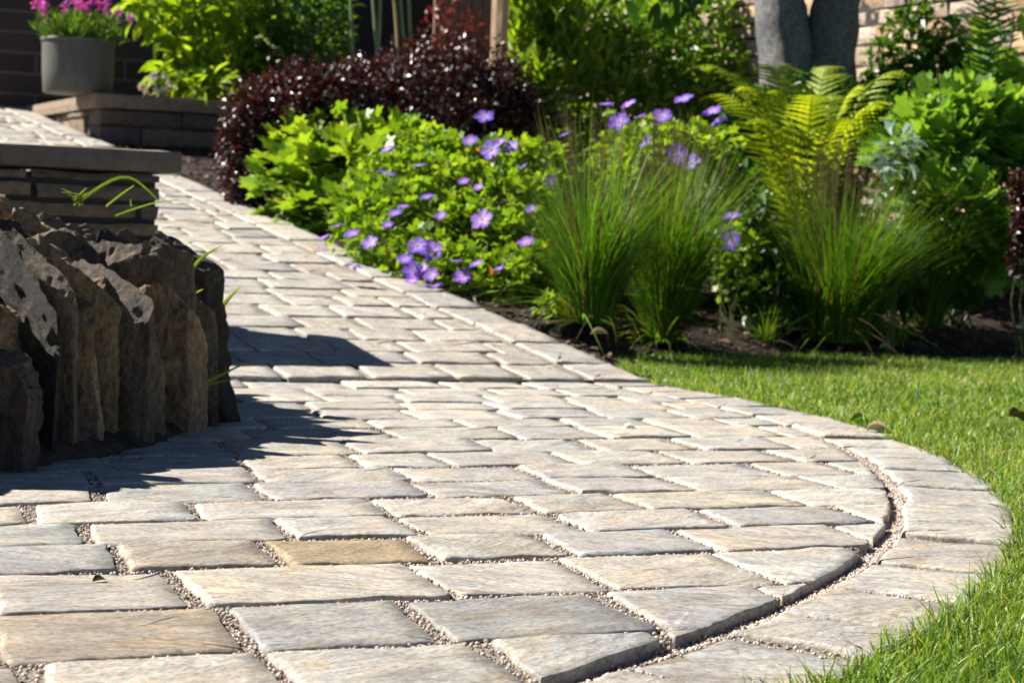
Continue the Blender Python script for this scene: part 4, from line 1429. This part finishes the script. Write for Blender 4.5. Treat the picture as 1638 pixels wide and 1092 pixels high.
# grass tufts
B6 = blade_template(6, .9)
def tuft(label, base_px, L, spread, n, lean=(0, 0), wid=.0050, brad=.07, name='grass_tuft'):
    n = int(n * .85)
    g = on(base_px[0], base_px[1], bed_z)
    g = np.array([g[0], g[1], bed_z(g[0], g[1])])
    root = thing(name, label, 'ornamental grass', g, 0, 'ornamental grass tufts')
    mb = MB()
    a = rs.rand(n) * 2 * math.pi
    t_ = np.abs(rs.normal(size=n)) * spread
    t_ = np.minimum(t_, spread * 2.1)
    sub = rs.randint(0, 7, n)                       # the tuft is several crowns grown together
    lx = (rs.normal(size=7) * .05)[sub]; ly = (rs.normal(size=7) * .05)[sub]; lh = (1 + .16 * rs.normal(size=7))[sub]
    off = np.c_[np.cos(a) * brad * np.sqrt(rs.rand(n)), np.sin(a) * brad * np.sqrt(rs.rand(n)), np.zeros(n)]
    d = unit(np.c_[np.cos(a) * np.sin(t_) + lean[0] + lx, np.sin(a) * np.sin(t_) + lean[1] + ly, np.cos(t_)])
    nn = unit(np.c_[-np.cos(a) * np.cos(t_), -np.sin(a) * np.cos(t_), np.sin(t_)] + rs.normal(size=(n, 3)) * .35)
    ll = L * lh * (.35 + .65 * rs.rand(n) ** .8)
    dry = rs.rand(n)
    r = np.clip(.38 + .24 * rs.normal(size=n), 0, .74)
    r = np.where(dry > .92, .9 + .1 * rs.rand(n), r)
    for bnd in (0, 1):
        s = (np.arange(n) % 2) == bnd
        tp = blade_template(6, .25 if bnd else .7)
        f = np.repeat(np.linspace(0, 1, 7), 2)
        scatter(mb, tp[0], tp[1], off[s], d[s], nn[s], ll[s], r[s], 0, wid * (.6 + .7 * rs.rand(s.sum())), None, np.where(f > .66, (f - .66) * .70, 0))
    # splayed dead blades at the foot
    k = n // 60
    a = rs.rand(k) * 6.28
    d = unit(np.c_[np.cos(a), np.sin(a), .15 + .5 * rs.rand(k)])
    scatter(mb, B6[0], B6[1], np.c_[np.cos(a), np.sin(a), a * 0] * .05, d, rand_unit(k) + LIFT * 1.2, .10 + .16 * rs.rand(k), np.where(rs.rand(k) > .4, .9, .7), 0, wid * .8)
    # bent and broken straw blades
    k = n // 40
    a = rs.rand(k) * 6.28; t2 = .25 + .5 * rs.rand(k)
    d = unit(np.c_[np.cos(a) * np.sin(t2), np.sin(a) * np.sin(t2), np.cos(t2)])
    B8 = blade_template(6, 1.9)
    scatter(mb, B8[0], B8[1], np.c_[np.cos(a), np.sin(a), a * 0] * brad * .8, d, np.c_[-np.cos(a), -np.sin(a), .3 + a * 0] + rand_unit(k) * .5, L * (.35 + .4 * rs.rand(k)), np.where(rs.rand(k) > .5, .88, .72), 0, wid)
    mb.build('blade_clump', M['tuft_leaf'], root)
    mb = MB()
    for i in range(max(6, n // 28)):
        a_ = rs.rand() * 6.28; tt = abs(rs.normal()) * spread * .9
        dv = np.array([math.cos(a_) * math.sin(tt) + lean[0], math.sin(a_) * math.sin(tt) + lean[1], math.cos(tt)])
        l_ = L * rs.uniform(.9, 1.15)
        p0 = np.array([math.cos(a_), math.sin(a_), 0]) * brad * .6
        p1 = p0 + dv * l_
        tube(mb, [p0, p0 + dv * l_ * .5 + LIFT * .01, p1], .0014, .0009, 4, .9, 0, False)
        m_ = 10
        q = p1 - dv * (rs.rand(m_, 1) * .10)
        scatter(mb, SMALL[0], SMALL[1], q, unit(dv + rand_unit(m_) * .4), rand_unit(m_), .011, np.full(m_, .95), 0, .0035)
    mb.build('flower_stalk', M['tuft_leaf'], root)
    return root
tuft('big fountain shaped grass tuft at the corner where path, bark and lawn meet', (1062, 548), .76, .14, 2500, (0.0, 0), brad=.06)
tuft('narrower grass tuft leaning left against the cranesbill mound', (945, 517), .70, .14, 1600, (-.05, .02), brad=.08)
tuft('widest grass tuft behind the lawn, in front of the fern', (1335, 545), .74, .155, 3000, (0.04, 0), brad=.15)
tuft('shorter grass tuft behind the lawn at the right of the widest one', (1480, 522), .56, .20, 1100, (.06, 0), brad=.07)
tuft('small low grass tuft at the edge of the bark left of the widest tuft', (1225, 545), .20, .45, 110, (0, 0), brad=.04)

for i_, (px, py, lb) in enumerate(((1415, 548, 'low leafy weed at the lawn edge between the widest and the shorter grass tuft'), (885, 508, 'low leafy weed beside the path below the cranesbill mound'))):
    shrub('low_weed', lb, 'plant', (px, py), [(px, py - 16, 30, 20, .03, .9, 2), (px + 14, py - 8, 22, 12, 0, .9, 1)], OVATE, 'ger_leaf', .035, 130, seed=200 + i_, gap=-.6, nst=5, stem_r=.0015, stemmat='stem', group='weeds in the bark')

# tree
td = 8.7
tb = at(1292, 140, td); tb[2] = bed_z(tb[0], tb[1])
tree = thing('tree', 'smooth grey barked tree with two thick stems joined at the base', 'tree', tb)
def limb(mb, pts, radii, k=18, seed=0, tint=(.34, .33, .32)):
    pts = np.asarray(pts, float)
    f = np.linspace(0, len(pts) - 1, (len(pts) - 1) * 6 + 1)
    C_ = np.stack([np.interp(f, np.arange(len(pts)), pts[:, i]) for i in range(3)], 1)
    for _ in range(3):
        C_[1:-1] = (C_[:-2] + C_[1:-1] * 2 + C_[2:]) / 4
    r_ = np.interp(f, np.arange(len(pts)), radii)
    n0 = mb.n
    tube(mb, C_, r_, None, k, .5, 0, True, tint)
    V = mb.V[-1]
    c = np.repeat(C_, k, axis=0)
    if len(V) > len(c):
        c = np.concatenate([c, V[len(c):]])
    mb.V[-1] = V + (V - c) * (fbm(V, 5, seed, 4) * .34)[:, None]
mb = MB()
s_ = td / F
L0, L1, L2 = at(1254, 60, td), at(1240, -20, td), at(1200, -260, td + .2)
R0, R1, R2 = at(1330, 70, td), at(1343, -20, td), at(1375, -260, td - .1)
limb(mb, [tb - LIFT * .05, tb + LIFT * .12, L0, L1, L2, L2 + LIFT * .9 + np.array([-.3, .1, 0])], [.33, .27, .13, .12, .10, .05], 18, 3, (.19, .19, .20))
limb(mb, [tb - LIFT * .05, tb + LIFT * .12, R0, R1, R2, R2 + LIFT * .9 + np.array([.3, 0, 0])], [.32, .26, .125, .12, .10, .05], 18, 9, (.15, .15, .16))
mb.build('trunk', M['trunk'], tree, origin=tb, smooth=True)
for i in range(9):
    b0 = (L2, R2)[i % 2] + LIFT * rs.uniform(.2, .8)
    a_ = rs.rand() * 6.28
    e_ = b0 + np.array([math.cos(a_) * rs.uniform(.5, 1.1), math.sin(a_) * rs.uniform(.5, 1.1), rs.uniform(.4, 1.0)])
    mb = MB()
    limb(mb, [b0, (b0 + e_) / 2 + LIFT * .1, e_], [.045, .03, .012], 8, i, (.14, .14, .15))
    mb.build('branch', M['trunk'], tree, origin=tb, smooth=True)
lowb = at(1060, -25, td - .9)
mb = MB()
limb(mb, [L1 + LIFT * .2, (L1 + lowb) / 2 + LIFT * .28, lowb + LIFT * .05], [.04, .025, .008], 8, 31, (.14, .14, .15))
mb.build('branch', M['trunk'], tree, origin=tb, smooth=True)
mb = MB()
cc = tb + LIFT * 4.4
for (dx, dy, dz, r_, n) in ((0, 0, 0, 1.2, 1300), (-.7, .4, -.3, .8, 600), (.8, -.1, -.1, .9, 700), (.2, .6, .3, .9, 600)):
    p, o = blob(cc + [dx, dy, dz], (r_, r_, r_ * .75), n, .3, .3, 3, 7, -.15)
    dr, nn = leaf_frame(o, .5, .6, -.2, .8)
    scatter(mb, OVATE[0], OVATE[1], p, dr, nn, .12 * (.6 + .6 * rs.rand(len(p))), rs.rand(len(p)), 0, .085)
n = 34
p = lowb + rs.normal(size=(n, 3)) * [.10, .06, .06] - LIFT * .02
scatter(mb, OVATE[0], OVATE[1], p, unit(rs.normal(size=(n, 3)) * .5 - LIFT * .9), rand_unit(n) + np.array([0, -1, .2]), .11 + .04 * rs.rand(n), rs.rand(n) * .3, 0, .10)
mb.build('crown', M['dark_leaf'], tree, origin=tb)

# ---------------------------------------------------------------- small things
def sprig(label, px, py, d, blades, rn=.55):
    b0 = at(px, py, d)
    root = thing('grass_sprig', label, 'grass', b0, 0, 'grass growing out of the rock wall')
    mb = MB()
    x0_, y0_, _o = blades[0][0][0]
    blades = list(blades) + [([(x0_ + rs.uniform(-9, 9), y0_ + 3, 0), (x0_ + rs.uniform(-14, 14), y0_ - rs.uniform(6, 14), 0), (x0_ + rs.uniform(-26, 26), y0_ - rs.uniform(10, 26), 0)], .0017) for _ in range(7)]
    for (pts, w) in blades:
        C_ = np.array([at(x, y, d + o) - b0 for x, y, o in pts])
        f = np.linspace(0, len(C_) - 1, 12)
        P_ = np.stack([np.interp(f, np.arange(len(C_)), C_[:, i]) for i in range(3)], 1)
        for _ in range(4):
            P_[1:-1] = (P_[:-2] + 2 * P_[1:-1] + P_[2:]) / 4
        tg = np.gradient(P_, axis=0)
        sd_ = unit(np.cross(tg, np.array([.2, -1, .3])))
        wv = w * (1 - np.linspace(0, 1, 12) ** 2.5) + .0003
        V = np.concatenate([P_ + sd_ * wv[:, None], P_ - sd_ * wv[:, None], P_ + np.array([0, .0015, -.0012])])
        T = []
        for i in range(11):
            T += [(i, i + 1, 25 + i), (i, 25 + i, 24 + i), (12 + i, 24 + i, 25 + i), (12 + i, 25 + i, 13 + i)]
        mb.add(V, T, None, rn + .1 * rs.normal())
    mb.build('blade', M['grass'], root)
sprig('bent green grass blades folded over the top of the rock wall below the terrace coping', 130, 325, 4.1, [([(123, 325, 0), (160, 298, 0), (202, 273, 0), (230, 298, 0), (258, 325, .02)], .0045), ([(170, 330, 0), (195, 310, 0), (215, 296, 0)], .0025), ([(185, 345, 0), (220, 332, 0), (255, 322, .02), (285, 320, .03)], .002), ([(210, 330, 0), (209, 318, 0)], .002)])
sprig('single arching bright grass blade on the crest of the rock wall', 288, 480, 3.75, [([(284, 492, 0), (296, 450, 0), (318, 412, 0), (356, 392, 0)], .006), ([(310, 470, 0), (325, 462, 0)], .002)])
sprig('short yellow green grass blade on the right end of the rock wall', 345, 505, 3.95, [([(342, 510, 0), (362, 480, 0), (388, 455, 0)], .0055), ([(288, 595, -.12), (318, 560, -.1), (342, 520, 0)], .004)], .75)
sprig('thin grass stalk sticking out low from the rock wall over the shaded paving', 290, 625, 3.7, [([(285, 632, 0), (340, 608, 0), (385, 582, 0), (414, 578, 0)], .0025), ([(320, 620, 0), (350, 610, 0), (372, 607, 0)], .002), ([(240, 640, -.1), (300, 622, 0), (352, 598, 0)], .002)])

def leaf_on(label, px, py, size, zf=flat_z, rot=0, curl=.5, rn=.5, mat='dry_leaf', name='fallen_leaf', tpl=None, lift=.004):
    g = on(px, py, zf)
    g = np.array([g[0], g[1], g[2] + lift])
    tpl = tpl or strip_leaf([0, .15, .35, .55, .75, .9, 1], [.01, .18, .30, .32, .24, .12, .0], .5, curl)
    mb = MB()
    scatter(mb, tpl[0] - [.5, 0, 0], tpl[1], [[0, 0, size * .12]], [[math.cos(rot), math.sin(rot), .15]], [[.1, -.2, 1]], [size], [rn], 0, [size * .8])
    scatter(mb, tpl[0] - [.5, 0, .02], tpl[1][:, ::-1], [[0, 0, size * .12]], [[math.cos(rot), math.sin(rot), .15]], [[.1, -.2, 1]], [size], [rn * .8], 0, [size * .8])
    o = mb.build(name, M[mat], loc=[float(a) for a in g])
    return tag(o, label, 'leaf')
leaf_on('curled pale green fallen leaf on the slab edge beside the lawn', 1379, 681, .065, rot=.2, curl=.25, rn=.35, mat='lime_leaf')
leaf_on('flat buff fallen leaf lying just right of the curled leaf at the lawn edge', 1403, 692, .055, rot=-.3, curl=.1, rn=.8)
leaf_on('pale yellow fallen leaf on the bark between path and grass tufts', 958, 545, .06, bed_z, .1, .1, .9, lift=.02)
leaf_on('dark curled fallen leaf in the grass at the right edge of the picture', 1630, 690, .07, rot=.4, curl=.6, rn=.0, lift=.035)
leaf_on('brown fallen leaf on the bark at the foot of the widest grass tuft', 1415, 570, .05, bed_z, .3, .2, .5, lift=.03)
leaf_on('tiny dark leaf scrap lying on the slabs near the left joint', 158, 928, .018, rot=.8, curl=.1, rn=.0, lift=-.001)
for px, py, lb in ((560, 428, 'single violet petal on the path edge'), (572, 430, 'second violet petal beside it on the path edge'), (684, 461, 'pink violet petals dropped on the path under the cranesbill')):
    leaf_on(lb, px, py, .03, ramp_z, rs.rand() * 6, .2, .4, 'petal', 'fallen_petal', lift=.006)
def pebble(label, px, py, size, col, zf=flat_z):
    g = on(px, py, zf)
    V, Q = rock((size, size * .7, size * .5), int(px), 10, .05, (6, 6, 5), .6)
    mb = MB(); mb.add(V, None, Q, .5, col)
    tag(mb.build('pebble', M['pebble'], loc=(float(g[0]), float(g[1]), float(g[2]) + .001), smooth=True), label, 'pebble')
pebble('small white pebble lying on the sunlit slabs', 1007, 686, .022, (.72, .66, .58))
def twig(label, px, py, px2, py2, zf=bed_z, r=.004):
    a, b_ = on(px, py, zf), on(px2, py2, zf)
    a = np.array(a) + LIFT * .02; b_ = np.array(b_) + LIFT * .028
    mb = MB()
    tube(mb, [a, a * .6 + b_ * .4 + rs.normal(size=3) * .006, a * .25 + b_ * .75 + rs.normal(size=3) * .006, b_], r, r * .6, 6, .5, tint=(.42, .30, .20))
    o = mb.build('twig', M['bark'], origin=a, loc=[float(q) for q in a]); tag(o, label, 'twig')
twig('bare tan twig on the bark left of the widest grass tuft', 1283, 545, 1316, 538)
